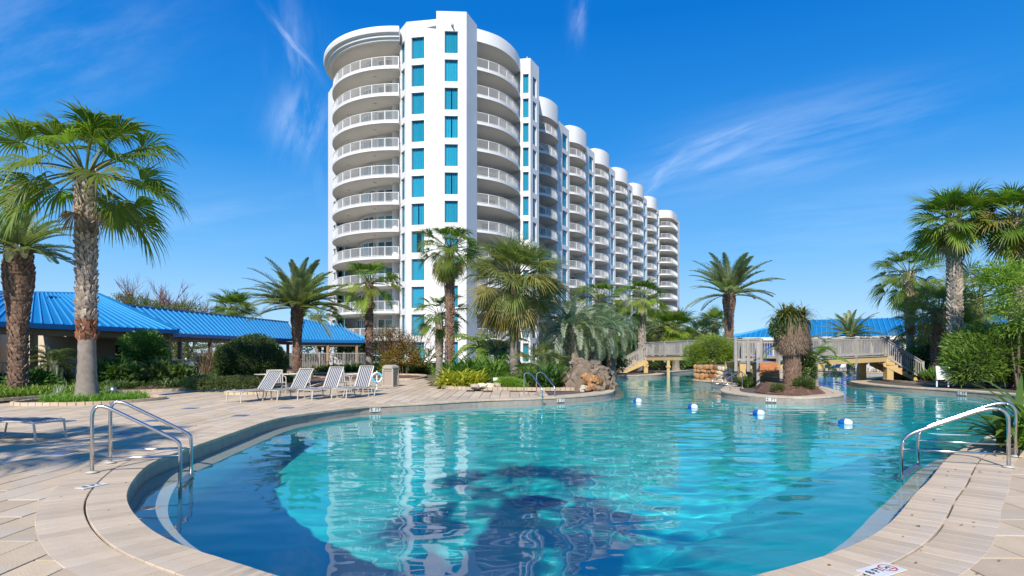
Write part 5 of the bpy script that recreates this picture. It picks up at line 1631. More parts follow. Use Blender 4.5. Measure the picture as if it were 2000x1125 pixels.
# right arm
RA, RBp = AT(1575, 31.0, 1.2), AT(1708, 33.8, 1.42)
RA = Vector((RA.x, RA.y, 1.28))
deck_span(br, RA, RBp, 1.5)
nr_ = Vector((-(RBp - RA).y, (RBp - RA).x, 0)).normalized() * .75
rail_span(br, RA - nr_, RBp - nr_, n_post=3); rail_span(br, RA + nr_, RBp + nr_, n_post=3)
RF = AT(1786, 33.6, .06)
stairs(br, RBp + Vector((.1, 0, 0)), Vector((RF.x, RF.y, .02)), 1.5, 8, 'red_wood')
ur = (RF - RBp); ur.z = 0; ur.normalize(); nn_ = Vector((-ur.y, ur.x, 0)) * .75
for sg in (-1, 1): rail_span(br, RBp + nn_ * sg, Vector((RF.x, RF.y, 0.02)) + nn_ * sg, n_post=2)
for p in (RBp - nr_ + Vector((.05, .05, 0)), RBp + nr_): pillar(br, p.x, p.y, RBp.z - .02, .36, -.5)

# ------------------------------------------------------------------ stones
def stone_mb(r, size, rough=.25, flat=None, sub=2):
    bm = bmesh.new(); bmesh.ops.create_icosphere(bm, subdivisions=sub, radius=1.0)
    o = Vector((r.uniform(0, 50), r.uniform(0, 50), r.uniform(0, 50)))
    for v in bm.verts:
        q = v.co.copy(); m_ = max(abs(q.x), abs(q.y), abs(q.z)); q = q.lerp(q / m_ * .85, .62)
        q *= 1 + rough * noise.noise(q * 1.3 + o) + rough * .5 * noise.noise(q * 3 + o) + rough * .25 * noise.noise(q * 7 + o)
        v.co = Vector((q.x * size[0], q.y * size[1], q.z * size[2]))
    mb = MB(); mb.v = [tuple(v.co) for v in bm.verts]; mb.f = [tuple(v.index for v in f.verts) for f in bm.faces]; mb.m = [0] * len(mb.f)
    bm.free(); return mb
rr_ = random.Random(77)
wf = thing('waterfall_rocks', 'pile of brown boulders forming a waterfall at the pool edge', 'rock formation', (3.3, 25.2, 0))
rocks = [(1130, 25.0, .52, .48, .78, .1, 'rock'), (1118, 25.6, .5, .5, .6, .1, 'rock'), (1150, 24.6, .34, .35, .30, .35, 'rock_orange'), (1162, 24.6, .38, .33, .26, .30, 'rock_orange'), (1147, 25.2, .40, .4, .28, .85, 'rock'),
         (1165, 25.2, .35, .4, .34, .62, 'rock'), (1176, 24.9, .30, .35, .38, .25, 'rock'), (1186, 25.1, .24, .3, .26, .1, 'rock'), (1155, 24.2, .24, .22, .18, .10, 'rock_orange'), (1168, 24.2, .28, .24, .15, .05, 'rock'),
         (1140, 24.2, .20, .2, .14, .06, 'rock_pale'), (1142, 25.8, .38, .38, .24, .95, 'rock'), (1128, 26, .36, .36, .22, 1.08, 'rock'), (1160, 26, .40, .4, .24, .95, 'rock'), (1180, 25.8, .34, .4, .30, .62, 'rock'), (1194, 25.6, .22, .3, .2, .1, 'rock'), (1190, 26.4, .34, .4, .28, .42, 'rock')]
for px, Y, sx, sy, sz, z, mt in rocks:
    p = AT(px, Y); mb = stone_mb(rr_, (sx * .78, sy * .8, sz * .86), .55, sub=3)
    o = mb.build('boulder', M[mt], wf, True); o.location = (p.x - 3.3, p.y - 25.2, z + sz * .35); o.rotation_euler = (rr_.uniform(-.3, .3), rr_.uniform(-.3, .3), rr_.uniform(0, 6)); smooth_by_angle(o.data, 28)
for i, (px, Y, sx, lab) in enumerate([(928, 24.6, .20, 'pale rock beside the yellow bush, left of two'), (941, 24.9, .28, 'larger pale rock right of the yellow bush'), (957, 25.0, .24, 'low pale rock before the little bed sign'), (972, 25.4, .18, 'small pale rock left of the fern clump')]):
    o = stone_mb(rr_, (sx, .2, .13), .3).build('garden_rock', M['rock_pale'], None, True); smooth_by_angle(o.data, 30); o.location = P3(px, Y, .17); tag(o, lab, 'rock')
# stone retaining wall on the island: each stone its own part
def stone_wall(label, a, b, h, mat, seed, depth=1.6):
    a = Vector((a[0], a[1])); b = Vector((b[0], b[1])); L = (b - a).length; d = (b - a) / L; n_ = Vector((d.y, -d.x)); r = random.Random(seed)
    t = thing('stone_wall', label, 'stone wall', (a.x, a.y, 0), atan2(d.y, d.x))
    co = MB(); co.box((L / 2, depth / 2 + .06, h / 2 - .2), (L, depth, h + .38)); co.build('wall_core', M['mortar'], t)
    # irregular stones by relaxed scatter on the face
    z = -.12; row = 0
    while z < h - .05:
        rh = r.uniform(.17, .28); x = -.02; 
        while x < L:
            w = r.uniform(.18, .42)
            if x + w > L: w = L - x + .02
            if w < .08: break
            mb = stone_mb(r, (w * .60, .10, rh * .60), .30, sub=2)
            o = mb.build('stone', M[mat], t, True); smooth_by_angle(o.data, 50); o.location = (x + w / 2, r.uniform(.0, .03), z + rh / 2 + r.uniform(-.03, .03)); o.rotation_euler = (0, r.uniform(-.25, .25), 0)
            x += w + .012
        z += rh + .012; row += 1
    return t
q0, q1, q2 = AT(1355, 34.1), AT(1401, 32.9), AT(1440, 31.9)
stone_wall('orange-brown rough stone wall section beneath the bamboo bush', q0, q1, .88, 'rock_orange', 5)
stone_wall('pale cream stone wall section right of the orange stones', q1 + Vector((.02, 0, 0)), q2, .86, 'rock_pale', 6)
o = MB(); o.box((0, 0, 0), (1, 1, 1))

# island stump palm: bulging shaggy head on a ringed trunk
st = thing('stump_palm', 'stout palm trunk with a bulging shaggy head on the island', 'palm tree', P3(1547, 24.3, .15))
tb, bb, c = trunk_mesh(3.0, .31, .34, 'date', 301, (0, 0), 1.12, (.01, .46), 0, (.25, .72, .20), .48)
tb.build('trunk', M['bark_brown'], st, True); tag(bb.build('leaf_bases', [M['boot_brown'], M['boot_red']], st), kind='stuff')
M['shag'] = surf('fibre_shag', (.17, .13, .095), (.10, .075, .055), 8, .95, 1, 30, c3=(.26, .20, .145), c3s=5, detail=8)
sg_ = MB(); r = random.Random(9)
prof = [(.38, 1.38), (.52, 1.46), (.63, 1.7), (.66, 2.05), (.60, 2.4), (.52, 2.7), (.42, 2.95), (.2, 3.05)]
sg_.lathe(prof, n=26)
sg_.v = [(x * (1 + .16 * noise.noise(Vector((x * 2, y * 2, z * 2)))), y * (1 + .16 * noise.noise(Vector((x * 2, y * 2, z * 2 + 5)))), z) for x, y, z in sg_.v]
sg_.build('shaggy_head', M['shag'], st, True)
fb2 = MB()
for i in range(5200):
    a = r.uniform(0, 6.283); z = r.uniform(1.4, 2.95)
    # radius from profile
    rad = .6
    for (r0, z0), (r1, z1) in zip(prof[:-1], prof[1:]):
        if z0 <= z <= z1: rad = r0 + (r1 - r0) * (z - z0) / (z1 - z0)
    rad *= 1.03; p = Vector((cos(a) * rad, sin(a) * rad, z)); tn = Vector((-sin(a), cos(a), 0))
    l = r.uniform(.08, .24); dv = Vector((cos(a) * r.uniform(.1, .6), sin(a) * r.uniform(.1, .6), r.choice((-1, -1, 1)) * r.uniform(.5, 1))).normalized() + tn * r.uniform(-.5, .5)
    fb2.add([p - tn * .012, p + tn * .012, p + dv * l], [(0, 1, 2)])
tag(fb2.build('dry_fibres', M['fan_dead'], st), kind='stuff')
tf = blades(420, .50, 1.0, .05, 310, z=2.75, droop=1.3, el=(-10, 88)); tf.build('tuft', M['olive'], st)
tf = blades(220, .45, .85, .05, 311, z=2.9, droop=.9, el=(10, 88)); tf.build('tuft', M['yellowleaf' if False else 'fan_yellow'], st)
tf = leaf_cloud([(-.55, -.1, 2.45, .45, .4, .45), (-.3, -.2, 2.9, .4, .35, .3)], 1500, .14, .06, 312, shell=.4); tf.build('epiphyte', M['olive'], st)
vn = leaf_cloud([(.65, .0, .75, .30, .3, .85), (.50, .1, 1.7, .3, .3, .4)], 2600, .13, .06, 313, shell=.3); vn.build('vine', M['dark'], st)
for i, (a, e) in enumerate(((-.15, 38), (.1, 10), (-.45, -15), (.35, 55), (3.3, 20), (2.6, 10))):
    o = new_obj('frond', frond_me('pindo', e, i % 3, 'olive' if i % 2 else 'mid'), st); o.location = (.35 if i < 4 else -.3, -.05, 1.25 + .08 * i); o.rotation_euler = (0, 0, a); s = .62 if i < 4 else .45; o.scale = (s, s, s)
palm('banana_plant', 'banana plant with broad leaves behind the island stump palm', at_palm(1592, 27.5), 1.3, .12, .10, 'banana', 9, .8, style='smooth', seed=56, low_el=-5, cat='banana plant', mats=[(-1, 'bright')])
# ------------------------------------------------------------------ loungers and chairs
def stripe_mat(name, dark, light, per=.076):
    m, g, b = principled(name, light, .75)
    tc = g.new('ShaderNodeTexCoord').outputs['Object']
    sp = g.new('ShaderNodeSeparateXYZ'); g.l.new(tc, sp.inputs[0])
    f = g.math('FRACT', g.math('ADD', g.math('DIVIDE', sp.outputs[1], per), 100.25))
    k = g.maprange(f, .63, .67, 0, 1); k2 = g.maprange(f, .97, 1.0, 0, 1)
    k = g.math('SUBTRACT', k, k2, clamp=True)
    col = g.mix(k, dark, light)
    nz = g.noise(tc, 30, 3)
    col = g.mix(g.maprange(nz, .3, .7, 0, .25), col, (.3, .3, .3))
    g.put(b.inputs['Base Color'], col)
    return m
M['stripe'] = stripe_mat('navy_white_stripe', (.008, .013, .055), (.62, .62, .61))
def fabric(prof, w, name, parent, th=.012, mat='stripe', org=(0, 0, 0)):
    """strip of sling fabric following a side profile (x,z); width along Y, sagging slightly"""
    mb = MB(); n = len(prof); ys = [-w / 2, -w / 4, 0, w / 4, w / 2]
    dx, dz = prof[-1][0] - prof[0][0], prof[-1][1] - prof[0][1]; ll = sqrt(dx * dx + dz * dz); nx_, nz_ = -dz / ll, dx / ll
    if nz_ < 0: nx_, nz_ = -nx_, -nz_
    for lay in (0, -th):
        for (x, z) in prof:
            for y in ys:
                q = lay - .012 * (1 - (2 * y / w) ** 2); mb.v.append((x + nx_ * q, y, z + nz_ * q))
    m_ = len(ys)
    for l in (0, 1):
        for i in range(n - 1):
            for j in range(m_ - 1):
                a = l * n * m_ + i * m_ + j; q = (a, a + m_, a + m_ + 1, a + 1)
                mb.f.append(q if l else tuple(reversed(q))); mb.m.append(0)
    for i in range(n - 1):
        for j in (0, m_ - 1):
            a = i * m_ + j; b = a + m_; mb.f.append((a, b, b + n * m_, a + n * m_)); mb.m.append(0)
    o = mb.build(name, M[mat], parent, True); return o
def rounded(pts, r=.08, k=4):
    out = [Vector(pts[0])]
    for i in range(1, len(pts) - 1):
        a, b, c = Vector(pts[i - 1]), Vector(pts[i]), Vector(pts[i + 1])
        p0 = b + (a - b).normalized() * min(r, (a - b).length / 2); p1 = b + (c - b).normalized() * min(r, (c - b).length / 2)
        for j in range(k + 1):
            t = j / k; out.append(p0 * (1 - t) ** 2 + b * 2 * t * (1 - t) + p1 * t * t)
    out.append(Vector(pts[-1])); return out
def lounger(label, loc, rz, back=58, group=None, mat='stripe', frame='lounger_frame'):
    """foot end at the origin, head towards +X"""
    t = thing('lounge_chair', label, 'lounge chair', loc, rz, group)
    w = .60; zs = .36; hx = 1.28; bl = .80
    ca, sa = cos(radians(back)), sin(radians(back))
    seat = [(.02, zs - .02), (.10, zs), (.4, zs + .005), (.8, zs - .012), (1.1, zs - .012), (hx - .03, zs)]
    fabric(seat, w - .03, 'seat', t, mat=mat)
    bk = [(hx + ca * bl * i / 6, zs + .0 + sa * bl * i / 6 - .012 * sin(pi * i / 6)) for i in range(7)]
    bk[-1] = (bk[-1][0] + .02, bk[-1][1] - .005)
    fabric(bk, w - .03, 'backrest', t, mat=mat)
    for sy in (-1, 1):
        y = sy * w / 2
        mb = MB(); mb.tube([(0, y, zs - .02), (.4, y, zs), (1.0, y, zs - .01), (hx + .5, y, zs - .01)], .017, 8); mb.build('side_rail', M[frame], t)
        mb = MB(); mb.tube([(hx, y, zs), (hx + ca * bl, y, zs + sa * bl)], .016, 8); mb.build('back_rail', M[frame], t)
        mb = MB(); mb.tube(rounded([(.10, y, zs), (.02, y, zs - .02), (-.03, y, .0)], .05), .019, 8); mb.build('leg', M[frame], t)
        mb = MB(); mb.tube([(.78, y, zs), (.74, y, 0)], .019, 8) if False else mb.tube(rounded([(hx + .30, y, zs), (hx + .44, y, zs - .02), (hx + .36, y, 0.012), (hx + .02, y, .012), (hx - .06, y, zs)], .07), .016, 8); mb.build('leg', M[frame], t)
    for x, z in ((0.0, zs - .02), (hx, zs - .03), (hx + .5, zs - .01), (hx + ca * bl, zs + sa * bl), (hx + .02, .012)):
        mb = MB(); mb.tube([(x, -w / 2, z), (x, w / 2, z)], .016, 8); mb.build('cross_tube', M[frame], t)
    return t
# foot corners measured: (440,787)+(474.5,785.8) and so on
feet = [((440, 787.3), (474.5, 785.8)), ((509, 784), (547, 782)), ((578, 782.5), (614, 780.5)), ((645, 780), (680, 778.5))]
labs = ['striped lounge chair leftmost of the four, its back bright in the sun', 'striped lounge chair second from left in the lounger row', 'striped lounge chair third from left in the lounger row', 'striped lounge chair rightmost of the four, nearest the trash bin']
for (a, b), lab, bk in zip(feet, labs, (50, 55, 62, 66)):
    A_ = GP(*a); B_ = GP(*b); m_ = (A_ + B_) / 2
    # head points away, slightly to the right
    head = Vector((.36, .93)); lounger(lab, (m_.x, m_.y, 0), atan2(head.y, head.x), bk, 'striped lounge chairs in a row')
# the one cut by the left edge
A_ = GP(118, 864); lounger('low striped lounge chair cut off at the left picture edge, lying flat', (A_.x - .42, A_.y + .3, 0), radians(172), 4)
def armchair(label, loc, rz):
    t = thing('arm_chair', label, 'chair', loc, rz, 'striped armchairs behind the loungers')
    w = .58
    bk = [(-.22 - .012 * i, .42 + .09 * i) for i in range(6)]; fabric([(-.20, .42), (0, .40), (.24, .43)], w - .05, 'seat', t)
    fabric(bk, w - .05, 'backrest', t)
    for sy in (-1, 1):
        y = sy * w / 2
        mb = MB(); mb.tube(rounded([(-.30, y, .90), (-.22, y, .42), (.22, y, .43), (.25, y, .43)], .05), .016, 8); mb.build('side_frame', M['lounger_frame'], t)
        mb = MB(); mb.tube(rounded([(-.27, y, .70), (-.0, y, .66), (.26, y, .64), (.28, y, .3), (.24, y, 0), (.20, y, 0)], .08), .016, 8); mb.build('armrest', M['lounger_frame'], t)
        mb = MB(); mb.tube([(-.22, y, .45), (-.28, y, 0)], .016, 8); mb.build('leg', M['lounger_frame'], t)
    mb = MB(); mb.tube([(-.30, -w / 2, .90), (-.30, w / 2, .90)], .016, 8); mb.tube([(.22, -w / 2, .42), (.22, w / 2, .42)], .014, 8); mb.build('cross_tube', M['lounger_frame'], t)
    return t
def P2d(px, Y): v = AT(px, Y); return (v.x, v.y, 0)
armchair('striped armchair with curved arms between first and second loungers', P2d(540, 22.9), radians(-55))
armchair('striped armchair turned sideways between second and third loungers', P2d(592, 23.4), radians(205))
armchair('striped armchair between third and fourth loungers', P2d(664, 23.3), radians(-50))
armchair('striped armchair just left of the trash bin behind last lounger', P2d(706, 23.3), radians(-115))
def table(label, loc):
    t = thing('patio_table', label, 'table', loc, 0, 'small glass patio tables')
    m = M.get('tableglass') or principled('table_glass', (.25, .32, .34), .08)[0]; M['tableglass'] = m
    mb = MB(); mb.lathe([(.0, .695), (.52, .695), (.52, .705), (.0, .705)], n=28); mb.build('tabletop', m, t)
    mb = MB(); mb.tube([(.53 * cos(a * pi / 14), .53 * sin(a * pi / 14), .70) for a in range(29)], .018, 8); mb.tube([(.3 * cos(a * pi / 8), .3 * sin(a * pi / 8), .22) for a in range(17)], .012, 6); mb.build('rim', M['lounger_frame'], t)
    for i in range(4):
        a = pi / 4 + i * pi / 2; mb = MB(); mb.tube([(.45 * cos(a), .45 * sin(a), .69), (.30 * cos(a), .30 * sin(a), .25), (.42 * cos(a), .42 * sin(a), 0)], .016, 8); mb.build('leg', M['lounger_frame'], t)
table('round glass table between the first pair of armchairs', P2d(566, 24.3)); table('round glass table beside the armchair near the trash bin', P2d(690, 24.4))
table('round glass table behind the first lounge chair', P2d(524, 24.2))
# trash bin
M['bin_pebble'] = surf('pebble_panel', (.40, .33, .29), (.30, .245, .21), 40, .85, .5, 60)
M['bin_frame'] = surf('bin_frame', (.42, .39, .32), (.36, .33, .27), 5, .6)
tb_ = GP(763, 755); tcan = thing('trash_bin', 'beige trash bin with pebbled panels and arched lid opening', 'trash bin', (tb_.x, tb_.y, 0), radians(-18))
mb = MB(); mb.box((0, 0, .40), (.48, .48, .72)); mb.build('panel', M['bin_pebble'], tcan)
mb = MB()
for sx in (-1, 1):
    for sy in (-1, 1): mb.box((sx * .25, sy * .25, .45), (.07, .07, .90))
mb.box((0, 0, .05), (.56, .56, .08)); mb.box((0, 0, .775), (.56, .56, .05)); mb.build('frame', M['bin_frame'], tcan)
mb = MB(); arcp = [(.285 * cos(a * pi / 10), .88 + .14 * sin(a * pi / 10)) for a in range(11)]
poly = arcp + [(-.285, .84), (.285, .84)]
k0 = len(mb.v); m = len(poly)
for y in (-.285, .285):
    for x, z in poly: mb.v.append((x, y, z))
mb.f = [tuple(range(m)), tuple(range(2 * m - 1, m - 1, -1))] + [(i, m + i, m + (i + 1) % m, (i + 1) % m) for i in range(m)]; mb.m = [0] * len(mb.f)
mb.build('lid', M['bin_frame'], tcan)
mb = MB(); mb.box((0, -.262, .82), (.36, .02, .07)); mb.box((.262, 0, .82), (.02, .36, .07)); mb.build('opening', M['black'], tcan)

# ------------------------------------------------------------------ stainless ladders
def ladder(label, a, b, rail_to, h=.88, name='pool_ladder', style='side', rr=.024, bars=True, waterdrop=-1.0, steps=3):
    """a, b: feet of the two rails on the deck; rail_to: vector from a foot to the leg in the water"""
    a = Vector((a[0], a[1], 0)); b = Vector((b[0], b[1], 0)); c = (a + b) / 2; v = Vector((rail_to[0], rail_to[1], 0))
    t = thing(name, label, 'pool ladder', (c.x, c.y, 0))
    for p in (a, b):
        q = p - c
        if style == 'side': pts = rounded([q, q + Vector((0, 0, h)), q + v * .12 + Vector((0, 0, h + .04)), q + v * .98 + Vector((0, 0, h * .46)), q + v + Vector((0, 0, h * .38)), q + v + Vector((0, 0, waterdrop))], .16, 7)
        elif style == 'right': pts = rounded([q, q + Vector((0, 0, h)), q + v * .18 + Vector((0, 0, h + .03)), q + v * .96 + Vector((0, 0, h * .50)), q + v + Vector((0, 0, h * .30)), q + v + Vector((0, 0, waterdrop))], .18, 7)
        else: pts = rounded([q, q + Vector((0, 0, h)), q + v * .35 + Vector((0, 0, h + .02)), q + v + Vector((0, 0, h * .4)), q + v + Vector((0, 0, waterdrop))], .16, 7)
        mb = MB(); mb.tube(pts, rr, 14); mb.build('rail', M['steel'], t, True)
        mb = MB(); mb.lathe([(.075, .012), (.07, .024), (.034, .030), (.03, .034)], (q.x, q.y, 0), 20); mb.build('flange', M['lounger_frame'], t, True)
        if bars:
            mb = MB(); mb.tube([q + Vector((0, 0, .19)), q + v + Vector((0, 0, .19))], rr * .72, 10); mb.build('lower_bar', M['steel'], t, True)
    for i in range(steps):
        z = -.20 - .28 * i
        mb = MB(); d = (b - a); qa = a - c + v; ang = atan2(d.y, d.x)
        mb.box((0 + v.x, 0 + v.y, z), (d.length, .09, .035), rot=ang); mb.build('step', M['steel_dull'], t)
    return t
p1 = GP(179.6, 924.7); p2 = GP(215.5, 905.6)
leg = AT(359, 1150 * CAMH * .004388 / 1.0)
v1 = Vector((.88, .16))
ladder('near left stainless pool ladder with long sloping handrails', p1, p2, (1.03, .24), .86, waterdrop=-.95)
p3 = GP(1970, 914); p4 = GP(1984, 893)
ladder('near right stainless pool handrail pair beside the bird of paradise', p3, p4, (-1.22, .40), .80, style='right', waterdrop=-.8)
p5 = GP(1023.5, 776); p6 = GP(1047, 772)
ladder('middle pool ladder on the far edge before the waterfall rocks', (GP(1023.5, 773)), (GP(1048, 770.5)), (.62, -1.0), .84, style='mid', bars=False, waterdrop=-.7)
p7 = GP(1450, 759); ladder('island pool ladder left of the wooden stairs', (p7.x, p7.y), (p7.x - .25, p7.y + .55), (-.95, -.15), .72, waterdrop=-.6)
# big deck sockets shadow plates already modelled as flanges

# ------------------------------------------------------------------ float line
M['buoy_blue'] = surf('buoy_blue', (.01, .10, .50), (.01, .09, .45), 3, .35)
M['buoy_white'] = surf('buoy_white', (.80, .80, .80), (.72, .72, .72), 3, .35)
M['rope'] = surf('rope', (.45, .5, .62), (.55, .58, .68), 8, .8)
zw = WZ + .005
bpts = []
for px, py in ((1245, 785), (1353, 796.5), (1482, 809), (1651, 828)):
    p = GP(px, py, WZ); bpts.append(p)
rp = [GP(1135, 772, WZ) + Vector((0, .0, .1))] + bpts + [bpts[-1] + (bpts[-1] - bpts[-2]) * .8, Vector((16.5, 11.6, WZ))]
rm = MB(); dense = []
for a, b in zip(rp[:-1], rp[1:]):
    for i in range(12):
        t_ = i / 12; q = a.lerp(b, t_); q.z = WZ + .005 - .035 * sin(pi * t_); dense.append(q)
dense.append(rp[-1])
rm.tube([q for q in dense], .009, 6); o = rm.build('float_rope', M['rope']); tag(o, 'thin rope carrying the blue and white floats', 'rope')
dirb = (bpts[-1] - bpts[0]).normalized()
for i, (p, lab) in enumerate(zip(bpts, ('leftmost and farthest of the blue and white floats', 'second float from the left on the rope', 'third float from the left on the rope', 'rightmost and nearest of the blue and white floats'))):
    t = thing('pool_float', lab, 'float', (p.x, p.y, WZ + .035), atan2(dirb.y, dirb.x) + .3, 'blue and white pool floats')
    s = .10
    def half(sgn):
        mb = MB(); prof = [(0.03, 0), (.05, 0.0), (s * .9, .02), (s * .98, .06), (s * .95, .10), (s * .7, .15), (.05, .18)] ; n = 18
        base = 0
        prof = [(s * .98, 0), (s * .98, .06), (s * .85, .11), (s * .5, .15), (.03, .165)]
        for r_, x in prof:
            for k in range(n):
                a = 2 * pi * k / n; mb.v.append((sgn * x, r_ * cos(a), r_ * sin(a)))
        for i_ in range(len(prof) - 1):
            for k in range(n): k2 = (k + 1) % n; mb.f.append((i_ * n + k, i_ * n + k2, (i_ + 1) * n + k2, (i_ + 1) * n + k)); mb.m.append(0)
        mb.f.append(tuple((len(prof) - 1) * n + k for k in range(n))); mb.m.append(0)
        return mb
    half(-1).build('blue_half', M['buoy_blue'], t, True); half(1).build('white_half', M['buoy_white'], t, True)

# ------------------------------------------------------------------ markings
def text_mesh(body, size, mat, ext=.002):
    cu = bpy.data.curves.new('lettering', 'FONT'); cu.body = body; cu.size = size; cu.align_x = 'CENTER'; cu.align_y = 'CENTER'; cu.extrude = ext
    o = bpy.data.objects.new('lettering', cu); COL.objects.link(o)
    dg = bpy.context.evaluated_depsgraph_get(); me = bpy.data.meshes.new_from_object(o.evaluated_get(dg)); bpy.data.objects.remove(o)
    me.name = 'lettering'; me.materials.clear(); me.materials.append(mat); return me
M['tile_white'] = surf('marker_tile_white', (.72, .72, .70), (.62, .62, .60), 8, .5)
M['tile_ink'] = surf('marker_ink', (.02, .02, .025), (.04, .04, .04), 8, .5)
M['tile_red'] = surf('marker_red', (.45, .03, .03), (.40, .03, .03), 8, .5)
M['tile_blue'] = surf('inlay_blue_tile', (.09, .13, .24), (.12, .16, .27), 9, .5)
def wall_marker(label, body, px, py, w, h, size, zc=-.10, yaw=None, push=.03):
    p = GP(px, py, zc)
    # nearest outline point and its inward normal
    bi = min(range(len(POOL)), key=lambda i: (POOL[i].x - p.x) ** 2 + (POOL[i].y - p.y) ** 2); nn = -POOLN[bi]; q = POOL[bi] + nn * push
    t = thing('depth_marker', label, 'depth marker', (q.x, q.y, zc), atan2(nn.y, nn.x) + pi / 2)
    mb = MB(); mb.box((0, 0, 0), (w, .012, h)); mb.build('tile', M['tile_white'], t)
    o = new_obj('lettering', text_mesh(body, size, M['tile_ink']), t); o.rotation_euler = (pi / 2, 0, 0); o.location = (0, -.009, 0)
wall_marker('white 8 FT depth tile on the far pool edge near loungers', '8  FT', 737, 800, .34, .12, .14, -.12)
wall_marker('white 8 FT depth tile on the edge right of the middle ladder', '8  FT', 1096, 782, .34, .12, .14, -.12)
wall_marker('white 4 FT depth tile on the island edge', '4  FT', 1519, 779, .36, .13, .15, -.12)
wall_marker('white 5 FT depth tile on the right bank edge', '5  FT', 1942, 768, .40, .13, .15, -.12)
def flat_marker(label, px, py, w, h, rz, body, size, nodive=False):
    p = GP(px, py); t = thing('deck_marker', label, 'deck marker', (p.x, p.y, .012), rz)
    mb = MB(); mb.box((0, 0, .001), (w, h, .008)); mb.build('tile', M['tile_white'], t)
    if body:
        o = new_obj('lettering', text_mesh(body, size, M['tile_ink'], .0015), t); o.location = (0 if not nodive else -w * .22, 0, .0065)
    if nodive:
        mb = MB(); R = h * .38; n = 28; cx = w * .22 if body else 0
        for rr0, rr1 in ((R * .84, R),):
            for i in range(n):
                a, b = 2 * pi * i / n, 2 * pi * (i + 1) / n
                mb.quad((cx + rr0 * cos(a), rr0 * sin(a), .0065), (cx + rr1 * cos(a), rr1 * sin(a), .0065), (cx + rr1 * cos(b), rr1 * sin(b), .0065), (cx + rr0 * cos(b), rr0 * sin(b), .0065))
        mb.beam((cx - R * .65, R * .65, .0062), (cx + R * .65, -R * .65, .0062), R * .13, .002)
        mb.build('symbol_ring', M['tile_red'], t)
        mb = MB(); mb.beam((cx - R * .45, -R * .1, .0058), (cx + R * .3, R * .3, .0058), R * .2, .001); mb.beam((cx - R * .5, -R * .45, .0058), (cx + R * .5, -R * .45, .0058), R * .08, .001); mb.lathe([(R * .13, .0055), (R * .13, .0062)], (cx + R * .42, R * .12, 0), 12)
        mb.build('symbol_diver', M['tile_ink'], t)
flat_marker('worn white depth tile on the coping by the near left ladder', 180, 951, .30, .15, radians(70), '8 FT', .12)
flat_marker('white no diving tile cut by the bottom edge at right', 1722, 1117, .34, .17, radians(28), '8 FT', .09, True)
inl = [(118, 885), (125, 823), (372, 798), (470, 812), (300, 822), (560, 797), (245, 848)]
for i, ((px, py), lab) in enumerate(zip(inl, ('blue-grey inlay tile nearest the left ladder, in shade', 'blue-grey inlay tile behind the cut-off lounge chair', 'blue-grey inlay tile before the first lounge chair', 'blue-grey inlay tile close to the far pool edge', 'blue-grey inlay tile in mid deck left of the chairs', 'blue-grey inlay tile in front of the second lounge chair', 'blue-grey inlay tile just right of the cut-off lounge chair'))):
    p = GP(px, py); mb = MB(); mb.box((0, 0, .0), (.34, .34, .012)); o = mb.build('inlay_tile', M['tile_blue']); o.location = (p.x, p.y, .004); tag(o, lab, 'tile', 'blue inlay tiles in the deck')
# pool floor drain
dd = Vector((.4, 9.3)); dt = thing('floor_drain', 'pale square drain grate on the pool floor', 'drain', (dd.x, dd.y, floor_z(dd.x, dd.y) + .02), radians(40))
M['drain'] = surf('drain_pale', (.12, .62, .85), (.10, .56, .8), 4, .5)
mb = MB()
for s_ in (-.30, 0, .30): mb.box((s_, 0, .01), (.045, .645, .03)); mb.box((0, s_, .012), (.645, .045, .03))
mb.build('frame', M['drain'], dt)
mb = MB(); mb.box((0, 0, 0), (.62, .62, .012)); mb.build('grate', principled('drain_grate', (.01, .36, .52), .6)[0], dt)

# ------------------------------------------------------------------ small things
t = thing('bed_sign', 'small grey slanted sign between rocks and fern clump', 'sign', P3(969, 26.3, .1)); mb = MB(); mb.box((0, 0, .30), (.26, .03, .14)); mb.build('plate', M['rail_white'], t)
mb = MB(); mb.box((-.1, .02, .12), (.03, .03, .3)); mb.box((.1, .02, .12), (.03, .03, .3)); mb.build('leg', M['steel_dull'], t)
p = GP(221, 781); t = thing('garden_light', 'small grey bed spotlight right of the near palm trunk', 'garden light', (p.x, p.y, .03))
mb = MB(); mb.tube([(0, 0, 0), (0, 0, .2)], .03, 10); mb.build('stake', M['steel_dull'], t); mb = MB(); mb.lathe([(.05, .18), (.10, .22), (.11, .30), (.09, .38), (.02, .41)], n=16); mb.build('lamp_head', M['steel_dull'], t, True)
p = AT(1842, 26.6); t = thing('yard_sign', 'white tilted notice board on legs before the oleander bush', 'sign', (p.x, p.y, .05), radians(-8))
mb = MB(); mb.box((0, 0, .62), (.58, .04, .62), rot=Matrix.Rotation(radians(-9), 3, 'X')); mb.build('board', M['rail_white'], t)
mb = MB()
for z, w in ((.76, .34), (.66, .26), (.56, .30)): mb.box((.03, -.024 + (z - .62) * .16, z), (w, .006, .025))
mb.build('lettering', M['tile_blue'], t)
mb = MB(); mb.box((-.24, .05, .18), (.05, .05, .40)); mb.box((.24, .05, .18), (.05, .05, .40)); mb.build('leg', M['rail_white'], t)
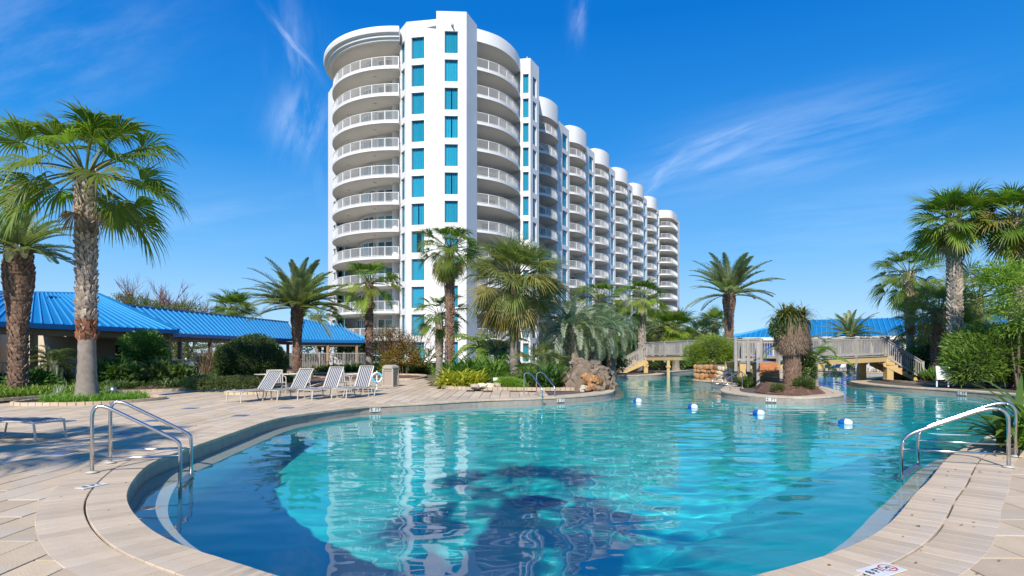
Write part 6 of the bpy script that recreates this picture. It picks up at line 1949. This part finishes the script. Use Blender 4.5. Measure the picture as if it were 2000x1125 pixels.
# grey loungers on the far shore seen under the bridge
M['grey_sling'] = surf('grey_sling', (.42, .44, .47), (.36, .38, .41), 4, .8)
for i in range(9):
    px = 1575 + i * 22; p = AT(px, 47.9 - i * .12)
    lab = ['leftmost grey lounge chair on the far shore'] + ['grey lounge chair %s from left on the far shore' % w for w in ('second', 'third', 'fourth', 'fifth', 'sixth', 'seventh', 'eighth')] + ['rightmost grey lounge chair beyond the bridge pillar']
    lounger(lab[i], (p.x, p.y, 0), radians(38), 48, 'grey lounge chairs on the far shore', 'grey_sling', 'rail_white')
# far deck patch under those chairs
mb = cdt_sheet([Vector(q) for q in [(17.5, 47.6), (30, 47.4), (45, 47), (46, 58), (20, 60)]], [], -.012)
tag(mb.build('far_deck', M['coping']), 'pale far pool deck', kind='structure')
# life ring on its post, behind the trash bin
p = AT(736, 25.4); t = thing('life_ring', 'blue and white life ring hanging on a white post', 'life ring', (p.x, p.y, 0), radians(15))
mb = MB(); mb.tube([(0, 0, 0), (0, 0, .8)], .03, 8); mb.build('post', M['rail_white'], t)
for k in range(4):
    mb = MB(); mb.tube([(.20 * cos(a), -.08, .52 + .20 * sin(a)) for a in [k * pi / 2 + j * pi / 12 for j in range(7)]], .04, 10); mb.build('ring_segment', M['buoy_white' if k % 2 else 'drain'], t, True)
# stainless accessible lift rail right of the loungers
# bollard lights by the bridge
p = AT(1208, 47.5); t = thing('planter_pot', 'small potted plant by the foot of the left bridge stairs', 'plant pot', (p.x, p.y, 0))
mb = MB(); mb.lathe([(.18, 0), (.28, .45), (.30, .5), (.24, .5)], n=16); mb.build('pot', M['rock_orange'], t); blades(60, .1, .7, .06, 401, z=.45).build('foliage', M['mid'], t)

# fallen leaves and grit on the paving
lm = MB(); r = random.Random(41)
for i in range(520):
    x, y = r.uniform(-12, 8), r.uniform(3.5, 24)
    if r.random() < .35: x, y = r.uniform(1.5, 8), r.uniform(3.2, 9)
    if sdist(x, y) < .08 or not in_poly(x, y, deck_poly): continue
    a = r.uniform(0, 6.28); l = r.uniform(.012, .045); w = l * r.uniform(.25, .5); c_, s_ = cos(a), sin(a)
    z = .012; up = r.uniform(0, .012)
    lm.add([(x, y, z), (x + c_ * l * .5 - s_ * w, y + s_ * l * .5 + c_ * w, z + up), (x + c_ * l, y + s_ * l, z), (x + c_ * l * .5 + s_ * w, y + s_ * l * .5 - c_ * w, z + up * .5)], [(0, 1, 2), (0, 2, 3)])
tag(lm.build('fallen_leaves', M['gold']), 'small dry leaves scattered on the paving', 'leaf litter', kind='stuff')
